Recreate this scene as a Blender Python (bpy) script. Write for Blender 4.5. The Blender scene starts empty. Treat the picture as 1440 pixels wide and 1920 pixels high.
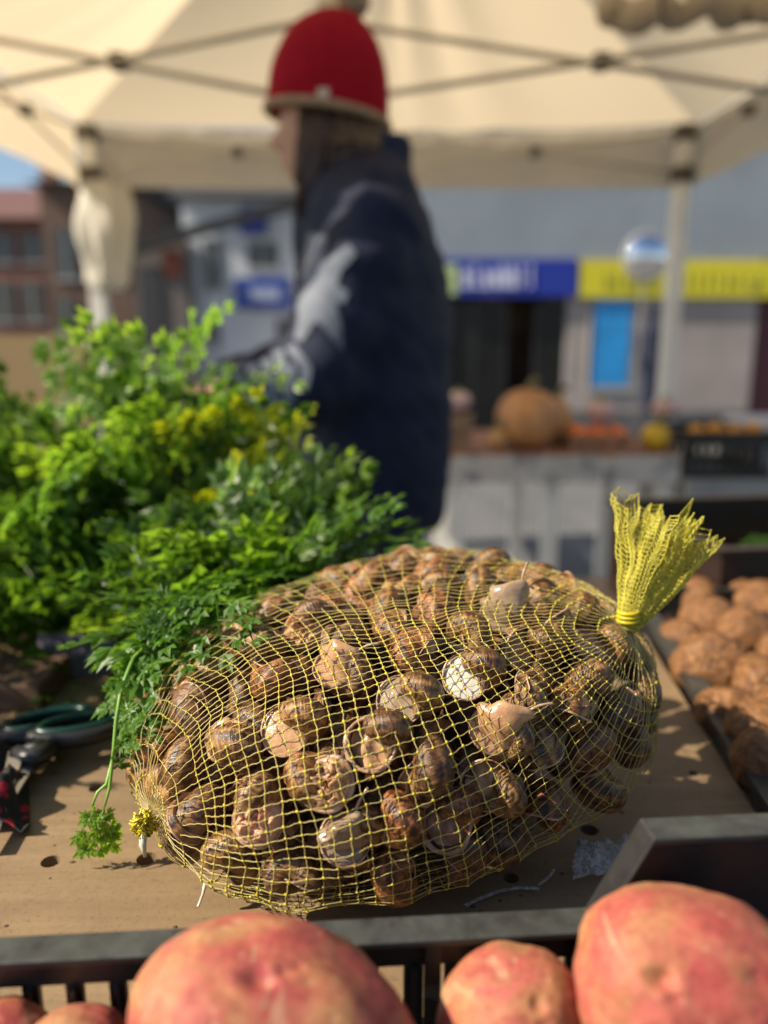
import bpy, bmesh, math, random
import numpy as np
from mathutils import Vector, Matrix, Quaternion, noise
from mathutils.bvhtree import BVHTree

scene = bpy.context.scene
COL = scene.collection
R = math.radians
random.seed(7)
RNG = np.random.default_rng(7)

# ------------------------------------------------------------------ camera, sky, sun, exposure
CAM = Vector((0, 0, 1.07)); PITCH = R(12); FPX = 1444.0
cd = bpy.data.cameras.new('camera'); cam = bpy.data.objects.new('camera', cd); COL.objects.link(cam)
cam.location = CAM; cam.rotation_euler = (R(90) - PITCH, 0, 0)
cd.sensor_fit = 'HORIZONTAL'; cd.sensor_width = 27.0; cd.lens = 27.0 * FPX / 1440.0
cd.clip_start = 0.01; cd.clip_end = 500
cd.dof.use_dof = True; cd.dof.focus_distance = 0.368; cd.dof.aperture_fstop = 27.07 / 8.0
cd.dof.aperture_blades = 0
scene.camera = cam

SUN_EL, SUN_AZ = R(39), R(-101)           # azimuth measured from +Y towards +X
world = bpy.data.worlds.new('World'); scene.world = world; world.use_nodes = True
wn = world.node_tree.nodes; wl = world.node_tree.links
sky = wn.new('ShaderNodeTexSky'); sky.sky_type = 'NISHITA'; sky.sun_disc = False
sky.sun_elevation = SUN_EL; sky.sun_rotation = SUN_AZ
wl.new(sky.outputs[0], wn['Background'].inputs[0]); wn['Background'].inputs[1].default_value = 0.075
sd = bpy.data.lights.new('sun', 'SUN'); sun = bpy.data.objects.new('sun', sd); COL.objects.link(sun)
sd.energy = 5.0; sd.angle = R(0.53); sd.color = (1.0, 0.88, 0.70)
SUN_DIR = Vector((math.sin(SUN_AZ) * math.cos(SUN_EL), math.cos(SUN_AZ) * math.cos(SUN_EL), math.sin(SUN_EL)))
sun.rotation_euler = SUN_DIR.to_track_quat('Z', 'Y').to_euler()
scene.view_settings.view_transform = 'Standard'; scene.view_settings.look = 'None'
scene.view_settings.exposure = 0.84; scene.view_settings.gamma = 1
scene.cycles.use_denoising = True
scene.cycles.max_bounces = 10; scene.cycles.transmission_bounces = 8; scene.cycles.transparent_max_bounces = 12
scene.cycles.sample_clamp_indirect = 6

# ------------------------------------------------------------------ layout helpers
_F = Vector((0, math.cos(PITCH), -math.sin(PITCH))); _U = Vector((0, math.sin(PITCH), math.cos(PITCH)))
def sight(px, py): return Vector(((px - 720) / FPX, 0, 0)) + _U * ((960 - py) / FPX) + _F
def at(px, py, Y):
    d = sight(px, py); return CAM + d * (Y / d.y)
def atz(px, py, z):
    d = sight(px, py); return CAM + d * ((z - CAM.z) / d.z)
def to_px(p):
    q = Vector(p) - CAM; d = q.dot(_F); return (720 + FPX * q.x / d, 960 - FPX * q.dot(_U) / d)

# ------------------------------------------------------------------ material helpers
def new_mat(name):
    m = bpy.data.materials.new(name); m.use_nodes = True
    nt = m.node_tree; b = nt.nodes['Principled BSDF']; return m, nt, b
def N(nt, typ, **kw):
    n = nt.nodes.new(typ)
    for k, v in kw.items():
        if k.startswith('i_'): n.inputs[k[2:].replace('_', ' ')].default_value = v
        else: setattr(n, k, v)
    return n
def ramp(nt, src, stops, interp='LINEAR'):
    r = nt.nodes.new('ShaderNodeValToRGB'); r.color_ramp.interpolation = interp
    e = r.color_ramp.elements
    while len(e) > 1: e.remove(e[-1])
    e[0].position = stops[0][0]; e[0].color = (*stops[0][1], 1)
    for p, c in stops[1:]:
        x = e.new(p); x.color = (*c, 1)
    nt.links.new(src, r.inputs[0]); return r.outputs[0]
def mix(nt, fac, a, b, mode='MIX'):
    m = nt.nodes.new('ShaderNodeMix'); m.data_type = 'RGBA'; m.blend_type = mode
    for s, v in ((m.inputs[0], fac), (m.inputs[6], a), (m.inputs[7], b)):
        if isinstance(v, (int, float)): s.default_value = v
        elif isinstance(v, tuple): s.default_value = (*v, 1) if len(v) == 3 else v
        else: nt.links.new(v, s)
    return m.outputs[2]
def mth(nt, op, a, b=0.0, c=None):
    m = nt.nodes.new('ShaderNodeMath'); m.operation = op
    for i, v in enumerate((a, b, c)):
        if v is None: continue
        if isinstance(v, (int, float)): m.inputs[i].default_value = v
        else: nt.links.new(v, m.inputs[i])
    return m.outputs[0]
def noise_tex(nt, vec, scale, detail=4, rough=0.55, dist=0.0):
    n = N(nt, 'ShaderNodeTexNoise'); n.inputs['Scale'].default_value = scale; n.inputs['Detail'].default_value = detail
    n.inputs['Roughness'].default_value = rough; n.inputs['Distortion'].default_value = dist
    if vec is not None: nt.links.new(vec, n.inputs['Vector'])
    return n.outputs[0]
def mapping(nt, vec, scale=(1, 1, 1), loc=(0, 0, 0)):
    m = N(nt, 'ShaderNodeMapping'); m.inputs['Scale'].default_value = scale; m.inputs['Location'].default_value = loc
    nt.links.new(vec, m.inputs['Vector']); return m.outputs[0]
def coord(nt, which='Object'): return N(nt, 'ShaderNodeTexCoord').outputs[which]
def bump(nt, b, h, strength=0.3, dist=0.001):
    n = N(nt, 'ShaderNodeBump'); n.inputs['Strength'].default_value = strength; n.inputs['Distance'].default_value = dist
    nt.links.new(h, n.inputs['Height']); nt.links.new(n.outputs[0], b.inputs['Normal'])
def simple(name, col, rough=0.6, var=0.25, scale=20, metal=0.0, bmp=0.0, bscale=80, bdist=0.002, spec=0.5):
    m, nt, b = new_mat(name); c = coord(nt)
    n = noise_tex(nt, c, scale, 5)
    lo = tuple(x * (1 - var) for x in col); hi = tuple(min(1, x * (1 + var)) for x in col)
    nt.links.new(ramp(nt, n, [(0.3, lo), (0.7, hi)]), b.inputs['Base Color'])
    b.inputs['Roughness'].default_value = rough; b.inputs['Metallic'].default_value = metal
    b.inputs['Specular IOR Level'].default_value = spec
    if bmp: bump(nt, b, noise_tex(nt, c, bscale, 4), bmp, bdist)
    return m

# ------------------------------------------------------------------ mesh helpers
class MB:
    def __init__(s): s.v = []; s.f = []; s.uv = []
    def add(s, v, f):
        o = len(s.v); s.v += [tuple(p) for p in v]; s.f += [tuple(i + o for i in q) for q in f]; return o
    def box(s, lo, hi, M=None):
        x0, y0, z0 = lo; x1, y1, z1 = hi
        v = [Vector(p) for p in ((x0,y0,z0),(x1,y0,z0),(x1,y1,z0),(x0,y1,z0),(x0,y0,z1),(x1,y0,z1),(x1,y1,z1),(x0,y1,z1))]
        if M: v = [M @ p for p in v]
        s.add(v, [(0,3,2,1),(4,5,6,7),(0,1,5,4),(1,2,6,5),(2,3,7,6),(3,0,4,7)]); return s
    def tube(s, path, rad, n=8, cap=True, flat=None):
        path = [Vector(p) for p in path]; m = len(path)
        if isinstance(rad, (int, float)): rad = [rad] * m
        t = [(path[min(i + 1, m - 1)] - path[max(i - 1, 0)]).normalized() for i in range(m)]
        up = Vector((0, 0, 1)) if abs(t[0].z) < 0.9 else Vector((1, 0, 0))
        nn = t[0].cross(up).normalized(); V = []
        for i in range(m):
            if i:
                nn = nn - t[i] * nn.dot(t[i])
                nn = nn.normalized() if nn.length > 1e-9 else t[i].orthogonal().normalized()
            bb = t[i].cross(nn)
            for k in range(n):
                a = 2 * math.pi * k / n
                V.append(path[i] + nn * (math.cos(a) * rad[i]) + bb * (math.sin(a) * rad[i] * (flat or 1)))
        Fc = [(i*n+k, i*n+(k+1)%n, (i+1)*n+(k+1)%n, (i+1)*n+k) for i in range(m-1) for k in range(n)]
        if cap: Fc += [tuple(reversed(range(n))), tuple(range((m-1)*n, m*n))]
        s.add(V, Fc); return s
    def loft(s, rings, cap=True, closed=True):
        n = len(rings[0]); V = [p for r in rings for p in r]; m = len(rings)
        kk = n if closed else n - 1
        Fc = [(i*n+k, i*n+(k+1)%n, (i+1)*n+(k+1)%n, (i+1)*n+k) for i in range(m-1) for k in range(kk)]
        if cap: Fc += [tuple(reversed(range(n))), tuple(range((m-1)*n, m*n))]
        s.add(V, Fc); return s
    def lathe(s, prof, c=(0,0,0), n=24, cap=True):
        rings = [[Vector((c[0] + r*math.cos(2*math.pi*k/n), c[1] + r*math.sin(2*math.pi*k/n), c[2] + z)) for k in range(n)] for r, z in prof]
        return s.loft(rings, cap)
    def prism(s, poly, axis_vec):
        n = len(poly); a = Vector(axis_vec); P = [Vector(p) for p in poly]
        s.add(P + [p + a for p in P], [tuple(reversed(range(n))), tuple(range(n, 2*n))] + [(k, (k+1)%n, n+(k+1)%n, n+k) for k in range(n)]); return s
    def mesh(s, name, mat=None, smooth=True, off=None, fixn=True):
        me = bpy.data.meshes.new(name)
        v = s.v if off is None else [(p[0]-off[0], p[1]-off[1], p[2]-off[2]) for p in s.v]
        me.from_pydata(v, [], s.f)
        if fixn:
            bm = bmesh.new(); bm.from_mesh(me); bmesh.ops.recalc_face_normals(bm, faces=bm.faces); bm.to_mesh(me); bm.free()
        if smooth: me.polygons.foreach_set('use_smooth', [True] * len(me.polygons))
        if mat: me.materials.append(mat)
        me.update(); return me
def obj(name, me, parent=None, loc=None):
    o = bpy.data.objects.new(name, me); COL.objects.link(o)
    if parent is not None: o.parent = parent
    if loc is not None: o.location = loc
    return o
def wloc(o):
    p = Vector(o.location)
    while o.parent is not None:
        o = o.parent; p += Vector(o.location)
    return p
def build(mb, name, mat, parent=None, smooth=True, origin=None, sharp=None):
    """world-space builder mesh -> object; the origin sits at the parent's (or at the given) place"""
    off = wloc(parent) if parent is not None else (Vector(origin) if origin is not None else Vector((0,0,0)))
    me = mb.mesh(name, mat, smooth, off)
    if sharp is not None and smooth: me.set_sharp_from_angle(angle=R(sharp))
    return obj(name, me, parent, None if parent is not None else off)
def bevel(o, w=0.002, seg=2):
    m = o.modifiers.new('edge', 'BEVEL'); m.width = w; m.segments = seg; m.limit_method = 'ANGLE'; return o
def tag(o, label, cat, group=None):
    o['label'] = label; o['category'] = cat
    if group: o['group'] = group
    return o
def thing(name, loc, label, cat, group=None):
    o = bpy.data.objects.new(name, None); COL.objects.link(o); o.location = loc; o.empty_display_size = 0.02
    return tag(o, label, cat, group)
def structure(o): o['kind'] = 'structure'; return o
def icosphere(sub):
    bm = bmesh.new(); bmesh.ops.create_icosphere(bm, subdivisions=sub, radius=1)
    v = [x.co.copy() for x in bm.verts]; f = [tuple(q.index for q in p.verts) for p in bm.faces]; bm.free(); return v, f
def remeshed(mb, name, mat, voxel, parent=None, origin=None, smooth_it=4):
    o = build(mb, name, mat, parent, origin=origin)
    m = o.modifiers.new('r', 'REMESH'); m.mode = 'VOXEL'; m.voxel_size = voxel; m.use_smooth_shade = True
    if smooth_it:
        s = o.modifiers.new('s', 'SMOOTH'); s.factor = 0.5; s.iterations = smooth_it
    dg = bpy.context.evaluated_depsgraph_get()
    me = bpy.data.meshes.new_from_object(o.evaluated_get(dg)); o.modifiers.clear(); o.data = me
    if not me.materials: me.materials.append(mat)
    return o

# ------------------------------------------------------------------ materials
def mat_shell():
    m, nt, b = new_mat('snail_shell'); uv = coord(nt, 'UV'); ob = coord(nt, 'Object')
    info = N(nt, 'ShaderNodeObjectInfo')
    offs = N(nt, 'ShaderNodeCombineXYZ'); nt.links.new(mth(nt, 'MULTIPLY', info.outputs['Random'], 40.0), offs.inputs[0])
    ua = N(nt, 'ShaderNodeVectorMath', operation='ADD'); nt.links.new(uv, ua.inputs[0]); nt.links.new(offs.outputs[0], ua.inputs[1])
    u = ua.outputs[0]
    sep = N(nt, 'ShaderNodeSeparateXYZ'); nt.links.new(uv, sep.inputs[0])
    wob = noise_tex(nt, mapping(nt, u, (7, 5, 1)), 1.0, 4, 0.6)
    v = mth(nt, 'ADD', sep.outputs[1], mth(nt, 'MULTIPLY', mth(nt, 'SUBTRACT', wob, 0.5), 0.10))
    D = (0, 0, 0); W = (1, 1, 1)
    band = ramp(nt, v, [(0.0, (.5,)*3), (0.30, W), (0.355, (.25,)*3), (0.40, (.15,)*3), (0.425, W), (0.46, (.3,)*3), (0.505, D), (0.54, W), (0.585, (.15,)*3), (0.64, (.2,)*3), (0.68, W), (0.72, (.4,)*3), (0.8, (.8,)*3)])
    fleck = ramp(nt, noise_tex(nt, mapping(nt, u, (26, 9, 1)), 1.0, 3, 0.65), [(0.42, D), (0.58, W)])
    streak = noise_tex(nt, mapping(nt, u, (70, 3.0, 1)), 1.0, 3, 0.6)
    t = mth(nt, 'ADD', mth(nt, 'MULTIPLY', band, 0.30), mth(nt, 'ADD', mth(nt, 'MULTIPLY', fleck, 0.22), mth(nt, 'MULTIPLY', streak, 0.68)))
    col = ramp(nt, t, [(0.30, (0.011, 0.005, 0.002)), (0.45, (0.050, 0.020, 0.007)), (0.60, (0.135, 0.058, 0.017)), (0.82, (0.31, 0.165, 0.054))])
    worn = ramp(nt, noise_tex(nt, ob, 120, 5, 0.7, 0.6), [(0.54, D), (0.64, W)])
    col = mix(nt, mth(nt, 'MULTIPLY', worn, 0.6), col, (0.31, 0.18, 0.08))
    col = mix(nt, 1.0, col, info.outputs['Color'], 'MULTIPLY')
    nt.links.new(col, b.inputs['Base Color'])
    nt.links.new(ramp(nt, noise_tex(nt, ob, 200, 3), [(0.35, (.30,)*3), (0.7, (.62,)*3)]), b.inputs['Roughness'])
    h = mth(nt, 'ADD', mth(nt, 'MULTIPLY', noise_tex(nt, mapping(nt, u, (55, 4, 1)), 1.0, 4, 0.6), 1.0), mth(nt, 'MULTIPLY', noise_tex(nt, ob, 420, 3), 0.5))
    bump(nt, b, h, 0.75, 0.0011)
    b.inputs['Specular IOR Level'].default_value = 0.55
    return m
def mat_flesh(name, c0, c1, c2, rough=0.22):
    m, nt, b = new_mat(name); c = coord(nt)
    col = ramp(nt, noise_tex(nt, c, 110, 4, 0.6, 0.4), [(0.3, c0), (0.55, c1), (0.75, c2)])
    nt.links.new(col, b.inputs['Base Color']); b.inputs['Roughness'].default_value = rough
    b.inputs['Subsurface Weight'].default_value = 0.35; b.inputs['Subsurface Radius'].default_value = (1.0, 0.45, 0.25)
    b.inputs['Subsurface Scale'].default_value = 0.003
    bump(nt, b, noise_tex(nt, c, 380, 4, 0.6), 0.5, 0.0007); return m
def mat_leaf():
    m, nt, b = new_mat('carrot_leaf'); info = N(nt, 'ShaderNodeObjectInfo'); c = coord(nt)
    r = info.outputs['Random']
    base = ramp(nt, r, [(0.0, (0.022, 0.062, 0.014)), (0.5, (0.055, 0.128, 0.022)), (1.0, (0.115, 0.21, 0.036))])
    base = mix(nt, ramp(nt, noise_tex(nt, c, 60, 3), [(0.35, (0,0,0)), (0.7, (.45,)*3)]), base, (0.09, 0.20, 0.02))
    base = mix(nt, 1.0, base, info.outputs['Color'], 'MULTIPLY')
    nt.links.new(base, b.inputs['Base Color']); b.inputs['Roughness'].default_value = 0.40; b.inputs['Specular IOR Level'].default_value = 0.45
    tr = N(nt, 'ShaderNodeBsdfTranslucent'); nt.links.new(mix(nt, 1.0, base, (3.0, 2.6, .9), 'MULTIPLY'), tr.inputs[0])
    mx = N(nt, 'ShaderNodeMixShader'); mx.inputs[0].default_value = 0.5
    nt.links.new(b.outputs[0], mx.inputs[1]); nt.links.new(tr.outputs[0], mx.inputs[2])
    nt.links.new(mx.outputs[0], nt.nodes['Material Output'].inputs[0]); return m
def mat_net(name='yellow_net', col=(0.78, 0.67, 0.27), trans=0.35):
    m, nt, b = new_mat(name); c = coord(nt)
    cc = ramp(nt, noise_tex(nt, c, 160, 3), [(0.3, tuple(x * .75 for x in col)), (0.7, col)])
    nt.links.new(cc, b.inputs['Base Color']); b.inputs['Roughness'].default_value = 0.3
    tr = N(nt, 'ShaderNodeBsdfTranslucent'); nt.links.new(cc, tr.inputs[0])
    mx = N(nt, 'ShaderNodeMixShader'); mx.inputs[0].default_value = trans
    nt.links.new(b.outputs[0], mx.inputs[1]); nt.links.new(tr.outputs[0], mx.inputs[2])
    nt.links.new(mx.outputs[0], nt.nodes['Material Output'].inputs[0]); return m
def mat_potato():
    m, nt, b = new_mat('red_potato_skin'); c = coord(nt); info = N(nt, 'ShaderNodeObjectInfo')
    off = N(nt, 'ShaderNodeVectorMath', operation='ADD'); nt.links.new(c, off.inputs[0])
    cx = N(nt, 'ShaderNodeCombineXYZ'); nt.links.new(mth(nt, 'MULTIPLY', info.outputs['Random'], 9.0), cx.inputs[0]); nt.links.new(cx.outputs[0], off.inputs[1])
    v = off.outputs[0]
    col = ramp(nt, noise_tex(nt, v, 34, 5, 0.6, 0.5), [(0.36, (0.33, 0.042, 0.045)), (0.46, (0.39, 0.09, 0.065)), (0.56, (0.40, 0.145, 0.07)), (0.69, (0.39, 0.215, 0.085))])
    fine = ramp(nt, noise_tex(nt, v, 240, 5, 0.7), [(0.36, (0.68, 0.6, 0.55)), (0.6, (1, 1, 1)), (0.72, (1.12, 1.12, 1.05))])
    col = mix(nt, 1.0, col, fine, 'MULTIPLY')
    vor = N(nt, 'ShaderNodeTexVoronoi'); vor.inputs['Scale'].default_value = 120; nt.links.new(v, vor.inputs['Vector'])
    spk = ramp(nt, vor.outputs['Distance'], [(0.08, (1,1,1)), (0.18, (0,0,0))])
    col = mix(nt, mth(nt, 'MULTIPLY', spk, 0.4), col, (0.50, 0.32, 0.17))
    soil = ramp(nt, noise_tex(nt, v, 520, 3, .6), [(.64, (0,0,0)), (.70, (1,1,1))])
    col = mix(nt, mth(nt, 'MULTIPLY', soil, 0.7), col, (0.12, 0.07, 0.04))
    dirt = ramp(nt, noise_tex(nt, v, 16, 6, 0.7), [(0.56, (0,0,0)), (0.72, (1,1,1))])
    col = mix(nt, mth(nt, 'MULTIPLY', dirt, 0.4), col, (0.36, 0.24, 0.12))
    scar = ramp(nt, noise_tex(nt, mapping(nt, v, (40, 14, 40)), 1.0, 4, .6, 1.5), [(.60, (0,0,0)), (.66, (1,1,1))])
    col = mix(nt, mth(nt, 'MULTIPLY', scar, .5), col, (0.40, 0.27, 0.15))
    nt.links.new(col, b.inputs['Base Color']); b.inputs['Roughness'].default_value = 0.68
    b.inputs['Subsurface Weight'].default_value = 0.08; b.inputs['Subsurface Scale'].default_value = 0.004
    hh = mth(nt, 'ADD', noise_tex(nt, v, 420, 5, 0.7), mth(nt, 'MULTIPLY', spk, -0.5))
    bump(nt, b, hh, 0.5, 0.0006); return m
def mat_board():
    m, nt, b = new_mat('plywood_board'); c = coord(nt)
    grain = noise_tex(nt, mapping(nt, c, (5, 60, 60)), 1.0, 6, 0.6, 0.8)
    col = ramp(nt, grain, [(0.3, (0.20, 0.132, 0.068)), (0.55, (0.25, 0.168, 0.09)), (0.75, (0.295, 0.205, 0.115))])
    dirt = ramp(nt, noise_tex(nt, c, 7, 6, 0.68, 0.3), [(0.42, (0,0,0)), (0.62, (1,1,1))])
    col = mix(nt, mth(nt, 'MULTIPLY', dirt, 0.6), col, (0.17, 0.115, 0.065))
    wav = noise_tex(nt, mapping(nt, c, (1.0, 1.0, 1.0)), 9, 3, 0.5, 1.6)
    ring = ramp(nt, wav, [(0.485, (0,0,0)), (0.5, (1,1,1)), (0.515, (0,0,0))])
    col = mix(nt, mth(nt, 'MULTIPLY', ring, 0.16), col, (0.12, 0.075, 0.04))
    fine = ramp(nt, noise_tex(nt, c, 330, 4, 0.7), [(0.25, (.6,)*3), (0.45, (1,1,1))])
    col = mix(nt, 1.0, col, fine, 'MULTIPLY')
    nt.links.new(col, b.inputs['Base Color']); b.inputs['Roughness'].default_value = 0.62
    bump(nt, b, mth(nt, 'ADD', grain, noise_tex(nt, c, 260, 4)), 0.25, 0.0008); return m
def mat_plastic(name='black_crate_plastic', col=(0.018, 0.017, 0.017), worn=(0.065, 0.073, 0.066), thr=0.60):
    m, nt, b = new_mat(name); c = coord(nt)
    geo = N(nt, 'ShaderNodeNewGeometry'); sp = N(nt, 'ShaderNodeSeparateXYZ'); nt.links.new(geo.outputs['Normal'], sp.inputs[0])
    up = ramp(nt, sp.outputs[2], [(0.6, (0,0,0)), (0.9, (1,1,1))])     # scuffed on the rims that crates are stacked on
    w = ramp(nt, noise_tex(nt, c, 60, 5, 0.7), [(0.30, (0,0,0)), (0.62, (1,1,1))])
    scr = ramp(nt, noise_tex(nt, mapping(nt, c, (40, 260, 260)), 1, 4, 0.7), [(thr, (0,0,0)), (thr + .1, (1,1,1))])
    f = mth(nt, 'MAXIMUM', mth(nt, 'MULTIPLY', mth(nt, 'MULTIPLY', up, w), 0.8), mth(nt, 'MULTIPLY', scr, 0.25))
    nt.links.new(mix(nt, f, col, worn), b.inputs['Base Color'])
    nt.links.new(ramp(nt, noise_tex(nt, c, 90, 4), [(0.3, (.32,)*3), (0.7, (.55,)*3)]), b.inputs['Roughness'])
    bump(nt, b, noise_tex(nt, c, 300, 4), 0.25, 0.0005); return m
def mat_fabric(name, col, trans, tcol=None, rough=0.8):
    m, nt, b = new_mat(name); c = coord(nt)
    cc = ramp(nt, noise_tex(nt, c, 3.0, 5, 0.6), [(0.3, tuple(x * .88 for x in col)), (0.7, col)])
    nt.links.new(cc, b.inputs['Base Color']); b.inputs['Roughness'].default_value = rough
    bump(nt, b, noise_tex(nt, mapping(nt, c, (9, 3, 9)), 1.0, 4, 0.55, 0.5), 0.5, 0.02)
    tr = N(nt, 'ShaderNodeBsdfTranslucent'); tr.inputs[0].default_value = (*(tcol or col), 1)
    mx = N(nt, 'ShaderNodeMixShader'); mx.inputs[0].default_value = trans
    nt.links.new(b.outputs[0], mx.inputs[1]); nt.links.new(tr.outputs[0], mx.inputs[2])
    nt.links.new(mx.outputs[0], nt.nodes['Material Output'].inputs[0]); return m
def mat_knit(name, col, fx=170, fz=120):
    m, nt, b = new_mat(name); c = coord(nt, 'UV')
    w = N(nt, 'ShaderNodeTexWave'); w.wave_type = 'BANDS'; w.bands_direction = 'X'; w.inputs['Scale'].default_value = fx; w.inputs['Distortion'].default_value = 2; w.inputs['Detail Scale'].default_value = 8
    o = coord(nt)
    nt.links.new(mapping(nt, o, (1, 1, 1)), w.inputs['Vector'])
    cc = ramp(nt, noise_tex(nt, o, 50, 4), [(0.3, tuple(x * .75 for x in col)), (0.7, col)])
    nt.links.new(cc, b.inputs['Base Color']); b.inputs['Roughness'].default_value = 0.9
    b.inputs['Sheen Weight'].default_value = 0.0; b.inputs['Specular IOR Level'].default_value = .15
    bump(nt, b, mth(nt, 'ADD', w.outputs[1], noise_tex(nt, o, 500, 3)), 0.6, 0.002); return m
M_shell = mat_shell()
M_flesh = [mat_flesh('snail_flesh_beige', (0.34, 0.17, 0.08), (0.48, 0.28, 0.145), (0.58, 0.38, 0.22)),
           mat_flesh('snail_flesh_pink', (0.42, 0.21, 0.12), (0.55, 0.32, 0.20), (0.63, 0.43, 0.30)),
           mat_flesh('snail_flesh_grey', (0.22, 0.145, 0.09), (0.32, 0.23, 0.145), (0.42, 0.33, 0.22)),
           mat_flesh('snail_flesh_white', (0.50, 0.46, 0.38), (0.58, 0.54, 0.46), (0.64, 0.6, 0.52))]
M_lip = mat_flesh('shell_lip', (0.22, 0.12, 0.06), (0.38, 0.24, 0.14), (0.56, 0.42, 0.29), 0.35)
M_dark = simple('shell_inside', (0.035, 0.02, 0.013), 0.5)
M_leaf = mat_leaf(); M_stem = simple('green_stem', (0.16, 0.30, 0.045), 0.4, 0.3, 40)
M_net = mat_net(); M_knot = mat_net('yellow_knot', (0.74, 0.62, 0.03), 0.25); M_tail = mat_net('yellow_net_tail', (0.86, 0.80, 0.14), 0.55)
M_potato = mat_potato(); M_board = mat_board(); M_crate = mat_plastic()
M_roof = mat_fabric('cream_canopy_cloth', (0.64, 0.56, 0.42), 0.5, (0.76, 0.63, 0.43))
M_val = mat_fabric('cream_valance_cloth', (0.66, 0.58, 0.45), 0.4, (0.77, 0.65, 0.46))
M_alu = simple('white_tent_metal', (0.80, 0.78, 0.72), 0.4, 0.1, 6, 0.0)
M_strut = simple('grey_strut_metal', (0.50, 0.46, 0.38), 0.45, 0.15, 8, 0.3)
M_blackp = simple('black_joint_plastic', (0.02, 0.02, 0.02), 0.5)
M_jacket = simple('navy_jacket_cloth', (0.007, 0.012, 0.034), 0.75, 0.3, 12, 0, 0.5, 90, 0.004, 0.3)
M_print = simple('pale_sleeve_print', (0.125, 0.145, 0.185), 0.7, 0.2, 30)
M_hat = mat_knit('red_knit', (0.40, 0.005, 0.022)); M_band = mat_knit('beige_knit', (0.44, 0.31, 0.19)); M_pom = simple('beige_wool', (0.40, 0.32, 0.23), 0.95, 0.3, 120)
M_hair = simple('brown_hair', (0.045, 0.019, 0.009), 0.4, 0.5, 120)
M_skin = mat_flesh('skin', (0.42, 0.21, 0.13), (0.5, 0.27, 0.18), (0.55, 0.32, 0.22), 0.5)
M_jeans = simple('navy_trousers', (0.014, 0.02, 0.05), 0.85, 0.3, 40)

# ------------------------------------------------------------------ ground
def mat_paving():
    m, nt, b = new_mat('paving'); c = coord(nt)
    br = N(nt, 'ShaderNodeTexBrick'); br.inputs['Scale'].default_value = 1.0; br.inputs['Color1'].default_value = (0.11, 0.115, 0.12, 1); br.inputs['Color2'].default_value = (0.14, 0.14, 0.14, 1)
    br.inputs['Mortar'].default_value = (0.07, 0.07, 0.07, 1); br.inputs['Mortar Size'].default_value = 0.008; br.inputs['Brick Width'].default_value = 0.4; br.inputs['Row Height'].default_value = 0.4; br.offset = 0
    nt.links.new(c, br.inputs['Vector'])
    nt.links.new(mix(nt, 1.0, br.outputs[0], ramp(nt, noise_tex(nt, c, 2, 6, 0.7), [(0.3, (.7,)*3), (0.7, (1.1,)*3)]), 'MULTIPLY'), b.inputs['Base Color'])
    b.inputs['Roughness'].default_value = 0.8; return m
GB = -1.6
g = MB(); g.add([(-200,-60,0),(200,-60,0),(200,5,0),(-200,5,0),(200,20,GB),(-200,20,GB),(200,400,GB),(-200,400,GB)], [(0,1,2,3),(3,2,4,5),(5,4,6,7)])
structure(build(g, 'ground', mat_paving()))

# ------------------------------------------------------------------ background buildings
def mat_wall(name, col, scale=0.8): return simple(name, col, 0.85, 0.14, scale, 0, 0.3, 12, 0.01)
M_glass = simple('dark_window_glass', (0.045, 0.05, 0.055), 0.08, 0.2, 2)
M_shopglass = simple('shop_glass', (0.012, 0.012, 0.012), 0.25, 0.3, 1.5, spec=.25)
M_frame = simple('window_frame', (0.3, 0.3, 0.3), 0.5)
def corrugated():
    m, nt, b = new_mat('corrugated_cladding'); c = coord(nt)
    w = N(nt, 'ShaderNodeTexWave'); w.bands_direction = 'X'; w.inputs['Scale'].default_value = 1.6; nt.links.new(c, w.inputs['Vector'])
    nt.links.new(ramp(nt, noise_tex(nt, c, 0.5, 3), [(0.3, (0.235, 0.265, 0.30)), (0.7, (0.30, 0.335, 0.37))]), b.inputs['Base Color'])
    b.inputs['Roughness'].default_value = 0.45; b.inputs['Metallic'].default_value = 0.2
    bump(nt, b, w.outputs[1], 0.6, 0.03); return m
YB = 22.0
def px_rect(mb, x0, y0, x1, y1, Y, depth=0.1):
    a = at(x0, y1, Y); c = at(x1, y0, Y); mb.box((a.x, Y - depth, a.z), (c.x, Y, c.z)); return mb
shop = thing('shop_building', (6, YB, 0), 'grey metal clad shop with blue and yellow fascia signs across the square', 'building')
xl, xr = at(560, 500, YB).x, 22.0
zs0, zs1 = at(1000, 558, YB).z, at(1000, 485, YB).z
xd0, xd1 = at(832, 600, YB).x, at(1066, 600, YB).x
m = MB(); m.box((xl, YB, zs1), (xr, YB + 10, 9.0)); build(m, 'cladding', corrugated(), shop, False)
wallm = mat_wall('shop_wall', (0.30, 0.26, 0.245))
xw1 = at(1418, 600, YB).x
for i, (a, b_) in enumerate(((xl, xd0), (xd1, xw1), (xw1 + 1.3, xr))):
    m = MB(); m.box((a, YB, GB), (b_, YB + 9.9, zs1)); build(m, 'wall', wallm, shop, False)
m = MB(); m.box((xd0, YB + 3.4, GB), (xd1, YB + 3.6, zs1)); build(m, 'interior', simple('shop_interior', (0.05, 0.035, 0.03), 0.7, 0.6, 1.2), shop, False)
dz = zs0 - 0.1
for k in range(5):
    x = xd0 + (xd1 - xd0) * k / 4
    m = MB(); m.box((x - 0.04, YB + 0.10, GB), (x + 0.04, YB + 0.18, dz)); build(m, 'door_frame', M_frame if k in (0, 4) else M_blackp, shop, False)
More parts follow.
